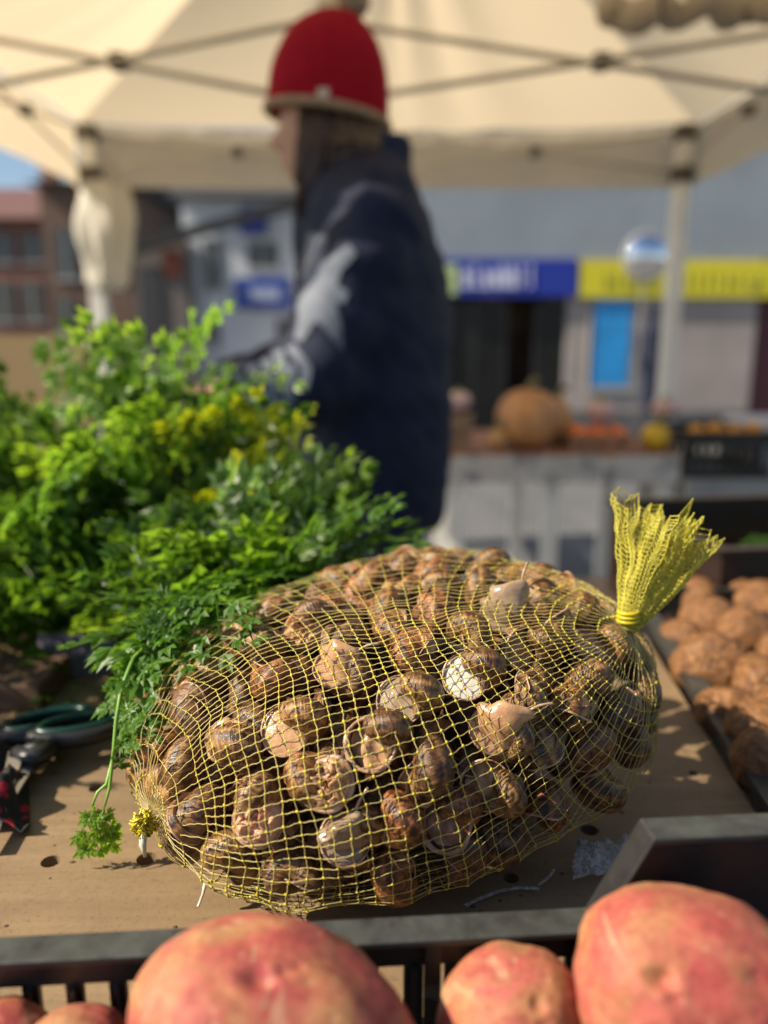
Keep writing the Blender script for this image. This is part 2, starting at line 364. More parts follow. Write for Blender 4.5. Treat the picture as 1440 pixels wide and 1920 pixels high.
for k in range(4):
    x0 = xd0 + (xd1 - xd0) * k / 4 + 0.045; x1 = xd0 + (xd1 - xd0) * (k + 1) / 4 - 0.045
    if k != 2:
        m = MB(); m.box((x0, YB + 0.12, GB + 0.05), (x1, YB + 0.14, dz)); build(m, 'pane', M_shopglass, shop, False)
m = MB(); m.box((xw1, YB + 0.5, GB), (xw1 + 1.3, YB + 0.6, zs0)); build(m, 'side_door', simple('dark_red_door', (0.10, 0.02, 0.03), 0.5), shop, False)
lampm, nt, b = new_mat('shop_lamp'); b.inputs['Emission Color'].default_value = (1, .85, .55, 1); b.inputs['Emission Strength'].default_value = 1.6
for px_, py_ in ((920, 588), (918, 626)):
    c = at(px_, py_, YB + 2.8); m = MB(); m.lathe([(0.02, .12), (.18, .10), (.2, 0), (.02, -.03)], c, 14); build(m, 'ceiling_lamp', lampm, shop)
m = MB(); px_rect(m, 815, 487, 1082, 556, YB, 0.18); fb = build(m, 'blue_sign', simple('blue_sign_panel', (0.012, 0.03, 0.30), 0.35, 0.1), shop, False)
m = MB(); px_rect(m, 1084, 490, 1500, 558, YB, 0.17); a = at(1500, 558, YB); c = at(1500, 490, YB); m.box((a.x, YB - .17, a.z), (xr, YB, c.z))
fy = build(m, 'yellow_sign', simple('yellow_sign_panel', (0.62, 0.55, 0.02), 0.35, 0.08), shop, False)
# illegible lettering: short upright strokes and bars, proud of the sign
rr = random.Random(3); M_lt = simple('pale_letters', (0.62, 0.64, 0.8), 0.5)
x = 868
while x < 1002:
    m = MB(); h = rr.choice((0, 0, 10)); px_rect(m, x, 505 - h, x + 5, 540, YB - 0.18, 0.03)
    if rr.random() < .7: px_rect(m, x + 5.3, rr.choice((506, 520, 534)), x + 13, rr.choice((540, 541)), YB - 0.18, 0.03)
    x += rr.choice((15, 19)); build(m, 'letter', M_lt, fb, False)
m = MB(); px_rect(m, 832, 496, 858, 552, YB - 0.18, 0.03); build(m, 'emblem', simple('green_emblem', (0.42, 0.52, 0.22), 0.5), fb, False)
x = 1130; M_lt = simple('olive_letters', (0.40, 0.37, 0.05), 0.5)
while x < 1420:
    m = MB()
    px_rect(m, x, 507, x + 4, 543, YB - 0.17, 0.03)
    if rr.random() < .6: px_rect(m, x + 4.3, rr.choice((508, 524)), x + 13, rr.choice((530, 542)), YB - 0.17, 0.03)
    x += 19; build(m, 'letter', M_lt, fy, False)
m = MB(); px_rect(m, 1108, 566, 1184, 722, YB, 0.06); po = build(m, 'poster', simple('blue_poster', (0.02, 0.26, 0.62), 0.4, 0.25, 1.0), shop, False)
for (a0, b0, a1, b1) in ((1100, 560, 1107, 735), (1185, 560, 1196, 735), (1100, 724, 1196, 735), (1100, 555, 1196, 565)):
    m = MB(); px_rect(m, a0, b0, a1, b1, YB, 0.09); build(m, 'frame', M_frame, po, False)
m = MB(); m.box((xd1, YB - .05, GB), (xw1, YB - .001, at(0, 770, YB).z)); build(m, 'plinth', mat_wall('dark_plinth', (0.09, 0.09, 0.095)), shop, False)

def house(name, Y, x0, x1, ztop, wallcol, label, wins, roof=None, roofcol=(0.03, 0.028, 0.03), depth=8, roofh=1.6):
    h = thing(name, ((x0 + x1) / 2, Y, 0), label, 'house')
    m = MB(); m.box((x0, Y, GB), (x1, Y + depth, ztop)); build(m, 'wall', mat_wall(name + '_wall', wallcol), h, False)
    for (a, b0, c, d) in wins:
        p0 = at(a, d, Y); p1 = at(c, b0, Y)
        m = MB(); m.box((p0.x, Y - .05, p0.z), (p1.x, Y - .004, p1.z)); w = build(m, 'window', M_glass, h, False)
        m = MB(); m.box((p0.x - .07, Y - .1, p0.z - .12), (p1.x + .07, Y - .004, p0.z - .004)); build(m, 'sill', M_frame, w, False)
        m = MB(); cx = (p0.x + p1.x) / 2; m.box((cx - .03, Y - .07, p0.z), (cx + .03, Y - .052, p1.z)); build(m, 'mullion', M_frame, w, False)
    m = MB()
    m.prism([(x0 - .3, Y - .5, ztop), (x0 - .3, Y + depth + .3, ztop), (x0 - .3, Y + depth / 2, ztop + roofh)], (x1 - x0 + .6, 0, 0))
    rf = build(m, 'roof', simple(name + '_roof', roofcol, 0.7, 0.2, 3, 0, 0.4, 6, 0.03), h, False)
    m = MB(); cx = x0 + (x1 - x0) * .7; m.box((cx, Y + depth * .45, ztop + roofh * .6), (cx + .7, Y + depth * .45 + .7, ztop + roofh + 1.0)); build(m, 'chimney', mat_wall(name + '_chimney', (0.25, 0.13, 0.09)), rf, False)
    return h
# pale house beside the shop, with a blue shop sign
Y = 24.0
h = house('pale_house', Y, at(345, 500, Y).x, at(566, 500, Y).x, at(0, 372, Y).z, (0.50, 0.53, 0.57), 'pale grey rendered house with small blue signs beside the metal clad shop', [(385, 450, 415, 540), (388, 598, 412, 640), (468, 455, 520, 500), (520, 600, 545, 655)])
for (a, b0, c, d) in ((444, 522, 545, 580), (452, 388, 500, 440)):
    m = MB(); px_rect(m, a, b0, c, d, Y - .06, .14); s_ = build(m, 'blue_sign', simple('navy_sign', (0.02, 0.05, 0.28), 0.4, 0.3, 2), h, False)
    m = MB(); px_rect(m, a + 25, b0 + 18, c - 20, d - 18, Y - .2, .02); build(m, 'lettering', simple('pale_sign_mark', (0.3, 0.36, 0.5), 0.5), s_, False)
# lean-to roof line that falls away to the left
Y = 23.0
p = [at(560, 372, Y), at(560, 392, Y), at(300, 462, Y), at(250, 478, Y), at(250, 455, Y)]
h = thing('brown_shed', (at(300, 600, Y).x, Y, 0), 'dim grey brown lean-to with sloping black eaves beside the pale house', 'building')
m = MB(); a, c = at(246, 500, Y).x, at(346, 500, Y).x; zt0, zt1 = at(246, 478, Y).z, at(346, 448, Y).z
m.prism([(a, Y + .3, GB), (c, Y + .3, GB), (c, Y + .3, zt1), (a, Y + .3, zt0)], (0, 5, 0)); build(m, 'wall', mat_wall('shed_wall', (0.13, 0.115, 0.105)), h, False)
m = MB(); m.prism([q + Vector((0, -.3, 0)) for q in p], (0, .45, 0)); build(m, 'eaves', simple('black_eaves', (0.012, 0.012, 0.013), 0.6), h, False)
m = MB(); px_rect(m, 308, 470, 338, 520, Y + .3, .1); build(m, 'sign', simple('rust_sign', (0.22, 0.05, 0.025), 0.6), h, False)
m = MB(); px_rect(m, 270, 500, 300, 660, Y + .3, .06); build(m, 'door', simple('dark_door', (0.03, 0.03, 0.033), 0.5), h, False)
Y = 34.0
house('brick_house', Y, at(-140, 500, Y).x, at(92, 500, Y).x, at(0, 412, Y).z, (0.17, 0.085, 0.065), 'red brick house under the strip of blue sky behind the greens', [(-10, 440, 25, 490), (45, 440, 80, 490), (-10, 530, 25, 600), (45, 530, 80, 600)], roofcol=(0.13, 0.06, 0.05), roofh=2.0)
Y = 29.0
house('brown_house', Y, at(85, 500, Y).x, at(250, 500, Y).x, at(0, 345, Y).z, (0.12, 0.075, 0.055), 'dark brown house with black roof behind the hanging tent sleeve', [(110, 430, 140, 520), (200, 430, 230, 520), (110, 560, 140, 620)], roofh=.8)
Y = 40
house('grey_house', Y, at(225, 400, Y).x, at(600, 400, Y).x, at(0, 330, Y).z, (0.36, 0.39, 0.43), 'tall light grey house rising behind the black eaves', [(270, 400, 290, 430), (330, 395, 350, 425)], roofcol=(.2, .2, .22), roofh=1.5)
Y = 12.0
w = MB(); a = at(-150, 690, Y); c = at(160, 628, Y); w.box((a.x, Y, -.8), (c.x, Y + .25, c.z))
tag(build(w, 'garden_wall', mat_wall('ochre_wall', (0.36, 0.24, 0.11)), None, False), 'low ochre rendered wall behind the carrot greens', 'wall')

# convex traffic mirror on a post
c = at(1209, 482, 11.0); mt = thing('traffic_mirror', (c.x, 11.0, 0), 'round convex traffic mirror on a thin post before the yellow sign', 'mirror')
dome = MB(); rings = []
for i in range(9):
    t = i / 8; r_ = 0.30 * t; rings.append([Vector((c.x + r_ * math.cos(k * math.pi / 16), 10.9 - .10 * (1 - t * t), c.z + r_ * math.sin(k * math.pi / 16))) for k in range(32)])
dome.loft(rings[1:], True)
mm, nt, b = new_mat('mirror_face'); b.inputs['Metallic'].default_value = 1; b.inputs['Roughness'].default_value = 0.03; b.inputs['Base Color'].default_value = (.9, .9, .92, 1)
build(dome, 'mirror_face', mm, mt)
m = MB(); m.tube([(c.x + .31 * math.cos(k * math.pi / 16), 10.92, c.z + .31 * math.sin(k * math.pi / 16)) for k in range(33)], .018, 8, False); build(m, 'rim', simple('mirror_rim', (0.4, 0.38, 0.36), 0.5), mt)
m = MB(); m.tube([(c.x, 11.0, -.64), (c.x, 11.0, c.z + .1)], .014, 10); build(m, 'post', simple('dull_post', (.16, .155, .15), .6), mt)

# ------------------------------------------------------------------ market tent over the stall
TX0, TX1, TY0, TY1 = -1.43, 1.45, 1.20, 3.9
ZE, ZV, ZP = 2.10, 1.815, 2.62
TC = Vector(((TX0 + TX1) / 2, 2.5, ZP))
tent = thing('market_tent', (TC.x, TC.y, 0), 'cream market tent with dark scissor struts over the stall', 'tent')
corners = [Vector((TX0, TY0, ZE)), Vector((TX1, TY0, ZE)), Vector((TX1, TY1, ZE)), Vector((TX0, TY1, ZE))]
for i in range(4):
    A, B = corners[i], corners[(i + 1) % 4]; m = MB(); n1, n2 = 24, 28; rings = []
    for j in range(n1 + 1):
        t = j / n1; row = []
        for k in range(n2 + 1):
            s = k / n2; base = A.lerp(B, s); p = base.lerp(TC, t * .985)
            sag = -0.10 * math.sin(math.pi * t) * math.sin(math.pi * s) - 0.035 * math.sin(math.pi * s) * (1 - t)
            fold = 0.022 * math.sin(s * 34 + 3 * math.sin(s * 9 + i)) * math.sin(math.pi * min(1, s * 1.0)) * (0.35 + t)
            p.z += sag + fold; row.append(p)
        rings.append(row)
    m.loft(rings, False, False); build(m, 'roof_panel', M_roof, tent)
    m = MB(); rings = []
    nrm = (B - A).cross(Vector((0, 0, 1))).normalized()
    for j in range(9):
        t = j / 8; row = []
        for k in range(61):
            s = k / 60; p = A.lerp(B, s)
            w_ = .02 * math.sin(s * 17 + i) * t + .012 * math.sin(s * 43 + 2 * t) * t
            row.append(p + Vector((0, 0, -(ZE - ZV) * t - 0.035 * math.sin(math.pi * s) * (1 - t))) + nrm * (0.012 + w_ * .6))
        rings.append(row)
    m.loft(rings, False, False); build(m, 'valance', M_val, tent)
M_brk = simple('brown_joint_plastic', (.10, .085, .065), .6)
def bar(a, b_, r_=.011): return MB().tube([a, b_], r_, 8)
def scissor(A, B, ztop, zbot, npair, r_=.010):
    for i in range(npair):
        a = A.lerp(B, i / npair); c = A.lerp(B, (i + 1) / npair)
        for q, (z0, z1) in enumerate(((ztop, zbot), (zbot, ztop))):
            o = (B - A).cross(Vector((0, 0, 1))).normalized() * (.014 * (1 if q else -1))
            build(bar(Vector((a.x, a.y, z0)) + o, Vector((c.x, c.y, z1)) + o, r_), 'scissor_strut', M_strut, tent)
        mid = (a + c) / 2; mid.z = (ztop + zbot) / 2
        build(MB().box(mid - Vector((.022, .022, .02)), mid + Vector((.022, .022, .02))), 'pivot_bracket', M_brk, tent, False)
ins = .06
cc = [Vector((TX0 + ins, TY0 + ins, 0)), Vector((TX1 - ins, TY0 + ins, 0)), Vector((TX1 - ins, TY1 - ins, 0)), Vector((TX0 + ins, TY1 - ins, 0))]
for i in range(1, 4): scissor(cc[i], cc[(i + 1) % 4], 2.05, 1.87, 2, .007)
mids = [(cc[0] + cc[3]) / 2, (cc[1] + cc[2]) / 2]
ctr = Vector((-.15, 2.42, 0))
for q in mids: scissor(Vector((q.x, 2.42, 0)), ctr, 1.98, 1.76, 1, .010)
m = MB().box(ctr + Vector((-.035, -.035, 1.72)), ctr + Vector((.035, .035, 2.02))); build(m, 'centre_hub', M_strut, tent, False)
build(MB().tube([ctr + Vector((0, 0, 2.0)), (TC.x, TC.y, ZP - .05)], .016, 8), 'peak_pole', M_strut, tent)
for c in cc:
    m = MB(); m.box((c.x - .034, c.y - .034, 0), (c.x + .034, c.y + .034, 2.06)); m.box((c.x - .07, c.y - .07, 0), (c.x + .07, c.y + .07, .012)); bevel(build(m, 'leg', M_alu, tent, False), .004)
    for z in (2.04, 1.86):
        build(MB().box((c.x - .042, c.y - .042, z - .035), (c.x + .042, c.y + .042, z + .035)), 'corner_bracket', M_brk, tent, False)
# white fabric tied at the back left leg
c = at(200, 450, 3.8)
m = MB(); rings = []
for j in range(26):
    t = j / 25; z = at(200, 350 + 190 * t, 3.8).z; row = []
    for k in range(40):
        a = 2 * math.pi * k / 40; r_ = .085 + .035 * math.sin(math.pi * min(1, t * 1.25)) + .014 * math.sin(5 * a + 4 * t) + .01 * math.sin(9 * a - 3 * t)
        if t > .93: r_ *= .8
        row.append(Vector((c.x + 1.05 * r_ * math.cos(a), 3.80 + .8 * r_ * math.sin(a), z + .02 * math.sin(3 * a))))
    rings.append(row)
m.loft(rings); tag(build(m, 'tent_sleeve', mat_fabric('white_sleeve_cloth', (0.72, 0.68, 0.58), 0.3)), 'bundled white cloth sleeve hanging at the back tent leg above the greens', 'cloth')
# rolled tarpaulin tied under the roof at the upper right
m = MB(); pts = []; rad = []
for j in range(40):
    t = j / 39; q = at(1130 + 420 * t, 22 - 8 * t + 5 * math.sin(t * 9), 2.2); pts.append(q + Vector((0, .02 * math.sin(t * 23), .012 * math.sin(t * 31)))); rad.append((.036 + .004 * math.sin(t * 13) + .003 * math.sin(t * 47)) * (.4 if j == 0 else 1))
m.tube(pts, rad, 16); tr = build(m, 'rolled_tarpaulin', mat_fabric('beige_roll_cloth', (0.50, 0.42, 0.31), 0.15))
tag(tr, 'rolled beige tarpaulin tied under the tent roof at the top', 'tarpaulin')
for j in (9, 26):
    build(MB().tube([pts[j] + Vector((.0, math.cos(a) * rad[j] * 1.08, math.sin(a) * rad[j] * 1.08)) for a in [k * math.pi / 10 for k in range(21)]], .006, 6, False), 'strap', M_blackp, tr)

# ------------------------------------------------------------------ neighbour's produce table
YT = 2.5
tab = thing('produce_table', (.59, YT + .35, 0), 'folding table with pale printed skirt carrying pumpkins', 'table')
x0, x1 = .205, .97
m = MB(); m.box((x0, YT, .712), (x1, YT + .75, .735)); build(m, 'table_top', simple('orange_brown_top', (0.30, 0.13, 0.06), 0.6, 0.3, 6), tab, False)
def skirt_mat():
    m_, nt, b = new_mat('printed_skirt'); c = coord(nt)
    col = ramp(nt, noise_tex(nt, mapping(nt, c, (11, 1, 14)), 1.0, 2), [(0.36, (0.22, 0.22, 0.24)), (0.47, (0.50, 0.48, 0.45)), (0.62, (0.55, 0.53, 0.50)), (0.7, (0.50, 0.26, 0.14))])
    nt.links.new(col, b.inputs['Base Color']); b.inputs['Roughness'].default_value = .8; return m_
ms = skirt_mat()
for i in range(3):
    a = x0 + (x1 - x0) * i / 3; m = MB(); m.box((a + .004, YT - .012, .638), (a + (x1 - x0) / 3 - .004, YT - .002, .728)); build(m, 'skirt_panel', ms, tab, False)
for x in (.24, .56, .94):
    for y in (YT + .04, YT + .70):
        m = MB(); m.box((x - .025, y - .02, 0), (x + .025, y + .02, .712)); build(m, 'leg', M_alu, tab, False)
m = MB(); m.box((.24, YT + .04, .20), (.94, YT + .06, .235)); build(m, 'crossbar', M_alu, tab, False)
def pumpkin(name, c, r_, h, ribs, mat, label, cat, stem=True, neck=0.0, rib=.06, group=None):
    t = thing(name, (c[0], c[1], c[2]), label, cat, group); m = MB(); rings = []
    for j in range(21):
        v = -math.pi / 2 + math.pi * j / 20
        row = []
        for k in range(48):
            a = 2 * math.pi * k / 48; rr_ = r_ * (1 - rib * abs(math.sin(a * ribs / 2)) ** .6 * 0 - rib * (math.cos(a * ribs) * -.5 + .5)) * max(.03, math.cos(v)) ** .8
            if neck and v > 0: rr_ *= 1 - neck * math.sin(v)
            row.append(Vector((c[0] + rr_ * math.cos(a), c[1] + rr_ * math.sin(a), c[2] + h / 2 + h / 2 * math.sin(v))))
        rings.append(row)
    m.loft(rings); build(m, 'fruit', mat, t)
    if stem:
        m = MB(); m.tube([(c[0], c[1], c[2] + h * .96), (c[0] + .01, c[1], c[2] + h + .02), (c[0] + .03, c[1], c[2] + h + .035)], [.018, .011, .013], 8); build(m, 'stem', simple(name + '_stem', (0.2, 0.17, 0.08), 0.8), t)
    return t
zt = .736
M_tan = simple('tan_pumpkin', (0.50, 0.24, 0.09), 0.5, 0.25, 14); M_but = simple('butternut_skin', (0.50, 0.28, 0.11), 0.5, 0.15, 14)
pumpkin('brown_pumpkin', (.487, YT + .12, zt), .108, .20, 9, M_tan, 'large tan brown pumpkin standing on the produce table', 'pumpkin')
pumpkin('butternut_squash', (.605, YT + .2, zt), .06, .17, 5, M_but, 'pale butternut squash right behind the large tan pumpkin', 'squash', True, .35, .02)
pumpkin('butternut_squash', (.385, YT + .08, zt), .038, .075, 5, M_but, 'small pale squash at the front of the large tan pumpkin', 'squash', True, .2, .02)
pumpkin('yellow_squash', (.912, YT + .08, zt), .05, .085, 10, simple('yellow_squash_skin', (0.72, 0.46, 0.02), 0.4, 0.15, 20), 'small bright yellow squash at the corner of the produce table', 'squash', True, 0, .1)
M_tur = simple('pink_turnip_skin', (0.60, 0.40, 0.38), 0.5, 0.25, 18)
def lidded(name, c, r_, label):
    t = thing(name, c, label, 'turnip', 'pale turnips on the neighbouring stall'); m = MB()
    m.lathe([(.003, -r_ * .9), (.012, -r_ * .7), (r_ * .7, -r_ * .45), (r_, 0), (r_ * .85, r_ * .5), (r_ * .35, r_ * .72), (.01, r_ * .7)], c, 24); build(m, 'root', M_tur, t)
    m = MB()
    for k in range(5):
        a = k * 1.26; m.tube([(c[0], c[1], c[2] + r_ * .68), (c[0] + .012 * math.cos(a), c[1] + .012 * math.sin(a), c[2] + r_ * .95)], [.006, .004], 6)
    build(m, 'leaf_stub', M_stem, t)
lidded('turnip', (.735, YT + .13, .86), .052, 'pale pink turnip sitting above the orange fruit tray')
lidded('turnip', (.986, YT + .22, .86), .05, 'pale pink turnip standing beside the tent leg above the black crate')
lidded('turnip', (.25, YT + .12, .895), .045, 'pale pink turnip beside the back of the navy jacket')
def open_crate(name, x0, x1, y0, y1, z0, z1, mat, label, cat='crate', th=.008, nsl=8, rot=0.0):
    ctr_ = Vector(((x0 + x1) / 2, (y0 + y1) / 2, z0)); t = thing(name, ctr_, label, cat); t.rotation_euler.z = rot
    m = MB(); m.box((x0, y0, z0), (x1, y1, z0 + th)); build(m, 'bottom', mat, t, False)
    H = z1 - z0; zr = z1 - H * .28; zb = z0 + H * .2
    for (a0, b0, a1, b1, ax) in ((x0, y0, x1, y0 + th, 0), (x0, y1 - th, x1, y1, 0), (x0, y0 + th, x0 + th, y1 - th, 1), (x1 - th, y0 + th, x1, y1 - th, 1)):
        m = MB(); m.box((a0, b0, zr), (a1, b1, z1)); m.box((a0, b0, z0 + th), (a1, b1, zb)); build(m, 'side_panel', mat, t, False)
        for k in range(nsl + 1):
            s = k / nsl
            if ax == 0: cx = a0 + .006 + (a1 - a0 - .012) * s; lo, hi = (cx - .006, b0, zb), (cx + .006, b1, zr)
            else: cy = b0 + .006 + (b1 - b0 - .012) * s; lo, hi = (a0, cy - .006, zb), (a1, cy + .006, zr)
            m = MB(); m.box(lo, hi); build(m, 'slat', mat, t, False)
    # lip round the top
    m = MB(); e = .007
    m.box((x0 - e, y0 - e, z1), (x1 + e, y0 + th + .002, z1 + .006)); m.box((x0 - e, y1 - th - .002, z1), (x1 + e, y1 + e, z1 + .006))
    m.box((x0 - e, y0 + th + .002, z1), (x0 + th + .002, y1 - th - .002, z1 + .006)); m.box((x1 - th - .002, y0 + th + .002, z1), (x1 + e, y1 - th - .002, z1 + .006))
    build(m, 'rim', mat, t, False); return t
M_or = simple('orange_peel', (0.85, 0.18, 0.005), 0.4, 0.2, 30, 0, .3, 300, .001); M_oy = simple('mandarin_peel', (0.70, 0.30, 0.02), 0.4, 0.2, 30)
iv, if_ = icosphere(3)
def ball_mesh(name, r_, mat, flat=.9, seed=0):
    m = MB(); m.add([Vector((p.x, p.y, p.z * flat)) * r_ * (1 + .05 * noise.noise(p * 2 + Vector((seed, 0, 0)))) for p in iv], if_); return m.mesh(name, mat)
open_crate('wooden_punnet', .207, .293, YT + .075, YT + .165, zt, .845, simple('punnet_wood', (0.30, 0.2, 0.12), .7), 'small wooden punnet under the turnip beside the navy jacket', 'punnet', .005, 4)
t = open_crate('fruit_tray', .625, .82, YT + .03, YT + .28, zt, zt + .05, simple('tray_wood', (0.35, 0.2, 0.12), .7), 'shallow wooden tray of orange fruit next to the tan pumpkin', 'tray', .006, 3)
me_o = ball_mesh('orange_fruit', .03, M_or)
k = 0
ords = ['first', 'second', 'third', 'fourth', 'fifth', 'sixth', 'seventh', 'eighth', 'ninth', 'tenth', 'eleventh', 'twelfth', 'thirteenth', 'fourteenth', 'fifteenth', 'sixteenth', 'seventeenth', 'eighteenth', 'nineteenth', 'twentieth']
for iy in range(2):
    for ix in range(3):
        o = obj('orange', me_o, None, (.658 + ix * .064, YT + .07 + iy * .07, zt + .048 + .004 * iy)); tag(o, f'{ords[ix]} orange from the pumpkin side, {"front" if iy == 0 else "back"} row of the wooden tray', 'orange', 'oranges in the tray'); k += 1
open_crate('black_fruit_crate', .99, 1.26, YT - .02, YT + .36, .655, .80, mat_plastic('far_crate_plastic', (.012,)*3), 'black plastic crate of mandarins beside the produce table')
me_m = ball_mesh('mandarin_fruit', .03, M_oy, .82)
for ix in range(4):
    o = obj('mandarin', me_m, None, (1.03 + ix * .063, YT + .04, .80 + .006 * (ix % 2))); tag(o, f'{ords[ix]} mandarin from the yellow squash side in the black crate', 'mandarin', 'mandarins in the black crate')
m = MB(); m.box((.985, YT - .03, .0), (1.5, YT + .45, .652)); tag(bevel(build(m, 'crate_stand', simple('grey_stand', (0.30, 0.31, 0.31), .7, .2, 5), None, False), .006), 'grey box stand under the black crate of mandarins', 'stand')
m = MB(); m.box((1.27, YT + .1, .655), (1.5, YT + .4, .83)); tag(bevel(build(m, 'polystyrene_box', simple('white_foam', (0.55, 0.55, 0.6), .8, .1, 30), None, False), .01), 'white foam box at the far end beyond the black crate', 'box')

# ------------------------------------------------------------------ the stall: board, trestles, side table
bx0, by0, by1, BT = -.80, .281, .87, .018
def bxr(y): return .2195 + (y - .402) * .105
m = MB(); m.prism([(bx0, by0 - .07, .8 - BT), (bxr(by0), by0, .8 - BT), (bxr(.70), .70, .8 - BT), (-.04, by1, .8 - BT), (bx0, by1, .8 - BT)], (0, 0, BT))
board = build(m, 'stall_board', M_board, None, False, origin=(-.2, .75, .8))
cut = MB()
for (hx, hy, hr) in [(95,1615,.0052),(275,1610,.0055),(165,1540,.0050),(1105,1556,.0052),(958,1646,.0042),(180,1478,.0045),(400,1560,.005),(1300,1450,.003)]:
    q = atz(hx, hy, .8); cut.lathe([(hr, -.03), (hr, .01)], (q.x, q.y, .8), 14)
co = build(cut, 'cutter', None, None, False, origin=(-.2, .75, .8))
bm_ = board.modifiers.new('holes', 'BOOLEAN'); bm_.object = co; bm_.operation = 'DIFFERENCE'; bm_.solver = 'EXACT'
dg = bpy.context.evaluated_depsgraph_get(); me = bpy.data.meshes.new_from_object(board.evaluated_get(dg)); board.modifiers.clear(); board.data = me
bpy.data.objects.remove(co)
tag(board, 'worn brown plywood board with drilled holes under the net of snails', 'board')
tr = thing('trestle_stand', (-.3, .75, 0), 'wooden trestle stand carrying the plywood board', 'trestle')
M_wood = simple('trestle_wood', (0.22, 0.13, 0.07), .7, .3, 8)
for y in (.34, .78):
    build(MB().box((-.78, y, .735), (.2, y + .05, .781)), 'beam', M_wood, tr, False)
    for x in (-.7, .1): build(MB().box((x, y + .003, 0), (x + .05, y + .047, .734)), 'leg', M_wood, tr, False)
sidet = thing('side_table', (.75, .75, 0), 'low dark side table under the walnut crate', 'table')
build(MB().box((.315, .3, .70), (1.3, 1.15, .722)), 'table_top', simple('dark_table', (0.05, 0.035, 0.028), .7, .3, 8), sidet, False)
build(MB().box((.0, .72, .70), (.3148, 1.15, .722)), 'table_leaf', simple('dark_table_leaf', (0.03, 0.026, 0.022), .8, .3, 8), sidet, False)
for x in (.34, 1.24):
    for y in (.33, 1.08): build(MB().box((x, y, 0), (x + .04, y + .04, .70)), 'leg', M_strut, sidet, False)

# ------------------------------------------------------------------ walnut crate
wc = open_crate('walnut_crate', .2415, .66, .25, .80, .723, .808, mat_plastic('walnut_crate_plastic', (.014,)*3, (.06, .064, .055), .65), 'black plastic crate of walnuts beside the plywood board', 'crate', .008, 16)
def rot_about(p, c, a):
    d = Vector(p) - Vector(c); return Vector(c) + Matrix.Rotation(a, 3, 'Z') @ d
WROT = -R(6); wc.rotation_euler.z = WROT
def walnut_mat():
    m_, nt, b = new_mat('walnut_shell'); c = coord(nt)
    n = noise_tex(nt, c, 130, 5, .65, 1.2)
    nt.links.new(ramp(nt, n, [(.3, (.07, .027, .008)), (.5, (.20, .085, .026)), (.7, (.33, .165, .06))]), b.inputs['Base Color'])
    b.inputs['Roughness'].default_value = .55; bump(nt, b, n, 1.0, .0035); return m_
M_wal = walnut_mat(); wv, wf = icosphere(4); wal = []
for s in range(4):
    m = MB(); V = []
    for p in wv:
        n = noise.multi_fractal(p * 2.3 + Vector((s * 7, 0, 0)), 1.0, 2.2, 4)
        r_ = 1 + .05 * math.sin(4 * p.x + s) * math.sin(3 * p.y) - .12 * abs(noise.noise(p * 3.4 + Vector((s * 3, 1, 2)))) - .035 * abs(noise.noise(p * 7 + Vector((s * 5, 4, 2)))) + .02 * n
        r_ += .075 * math.exp(-(p.y / .08) ** 2) * (1 if p.x > -.9 else .5)
        q = Vector((p.x * 1.18, p.y * .98, p.z)) * r_
        if p.x > .8: q.x += .12 * (p.x - .8) / .2
        V.append(q * .0225)
    m.add(V, wf); wal.append(m.mesh('walnut_shell', M_wal))
rr = random.Random(11)
spots = [(1330,1165,.815,1.05),(1398,1188,.818,1.1),(1335,1248,.815,1.22),(1283,1208,.805,.95),(1428,1283,.815,1.0),(1372,1345,.805,1.0),(1425,1372,.812,1.1),(1445,1428,.812,1.0),(1422,1125,.812,.95),(1480,1230,.82,1.1),(1490,1340,.82,1.1),(1375,1105,.806,1.0),(1460,1160,.81,1),(1310,1120,.80,1.0),(1500,1100,.81,1),(1345,1200,.79,1.1),(1400,1240,.79,1.1),(1400,1310,.785,1.1),(1440,1340,.78,1.1),(1410,1150,.785,1),(1460,1400,.785,1.1)]
wl_ = ['walnut topped by bright sun at the crate wall corner, left of the tallest one','big wrinkled walnut highest in the heap','largest oval walnut lying crosswise in front of the heap','small walnut tucked against the crate wall behind the oval one','rounded walnut below the big wrinkled one at the picture edge','dark walnut low beside the crate wall below the oval one','wrinkled walnut with seam nearest the picture edge','lowest walnut in view at the picture edge','pale walnut at the top back of the heap']
for i, (a, b_, z, s) in enumerate(spots):
    q = atz(a, b_, z); o = obj('walnut', wal[i % 4], None, q); o.rotation_euler = (rr.uniform(0, 6), rr.uniform(-.5, .5), rr.uniform(0, 6)); o.scale = (s,) * 3
    if i == 2: o.rotation_euler = (0.4, 0.1, -.2)
    tag(o, wl_[i] if i < len(wl_) else 'brown walnut deeper in the black crate heap', 'walnut', 'walnuts in the black crate' if i < len(wl_) else 'walnuts deeper in the crate')
# brown crate with greens behind it
bc = open_crate('brown_crate', .345, .85, .84, 1.12, .723, .852, mat_plastic('brown_crate_plastic', (.022, .011, .008), (.04, .028, .02), .7), 'dark brown crate with leafy vegetables behind the walnuts', 'crate', .008, 42)
bc.rotation_euler.z = R(8)

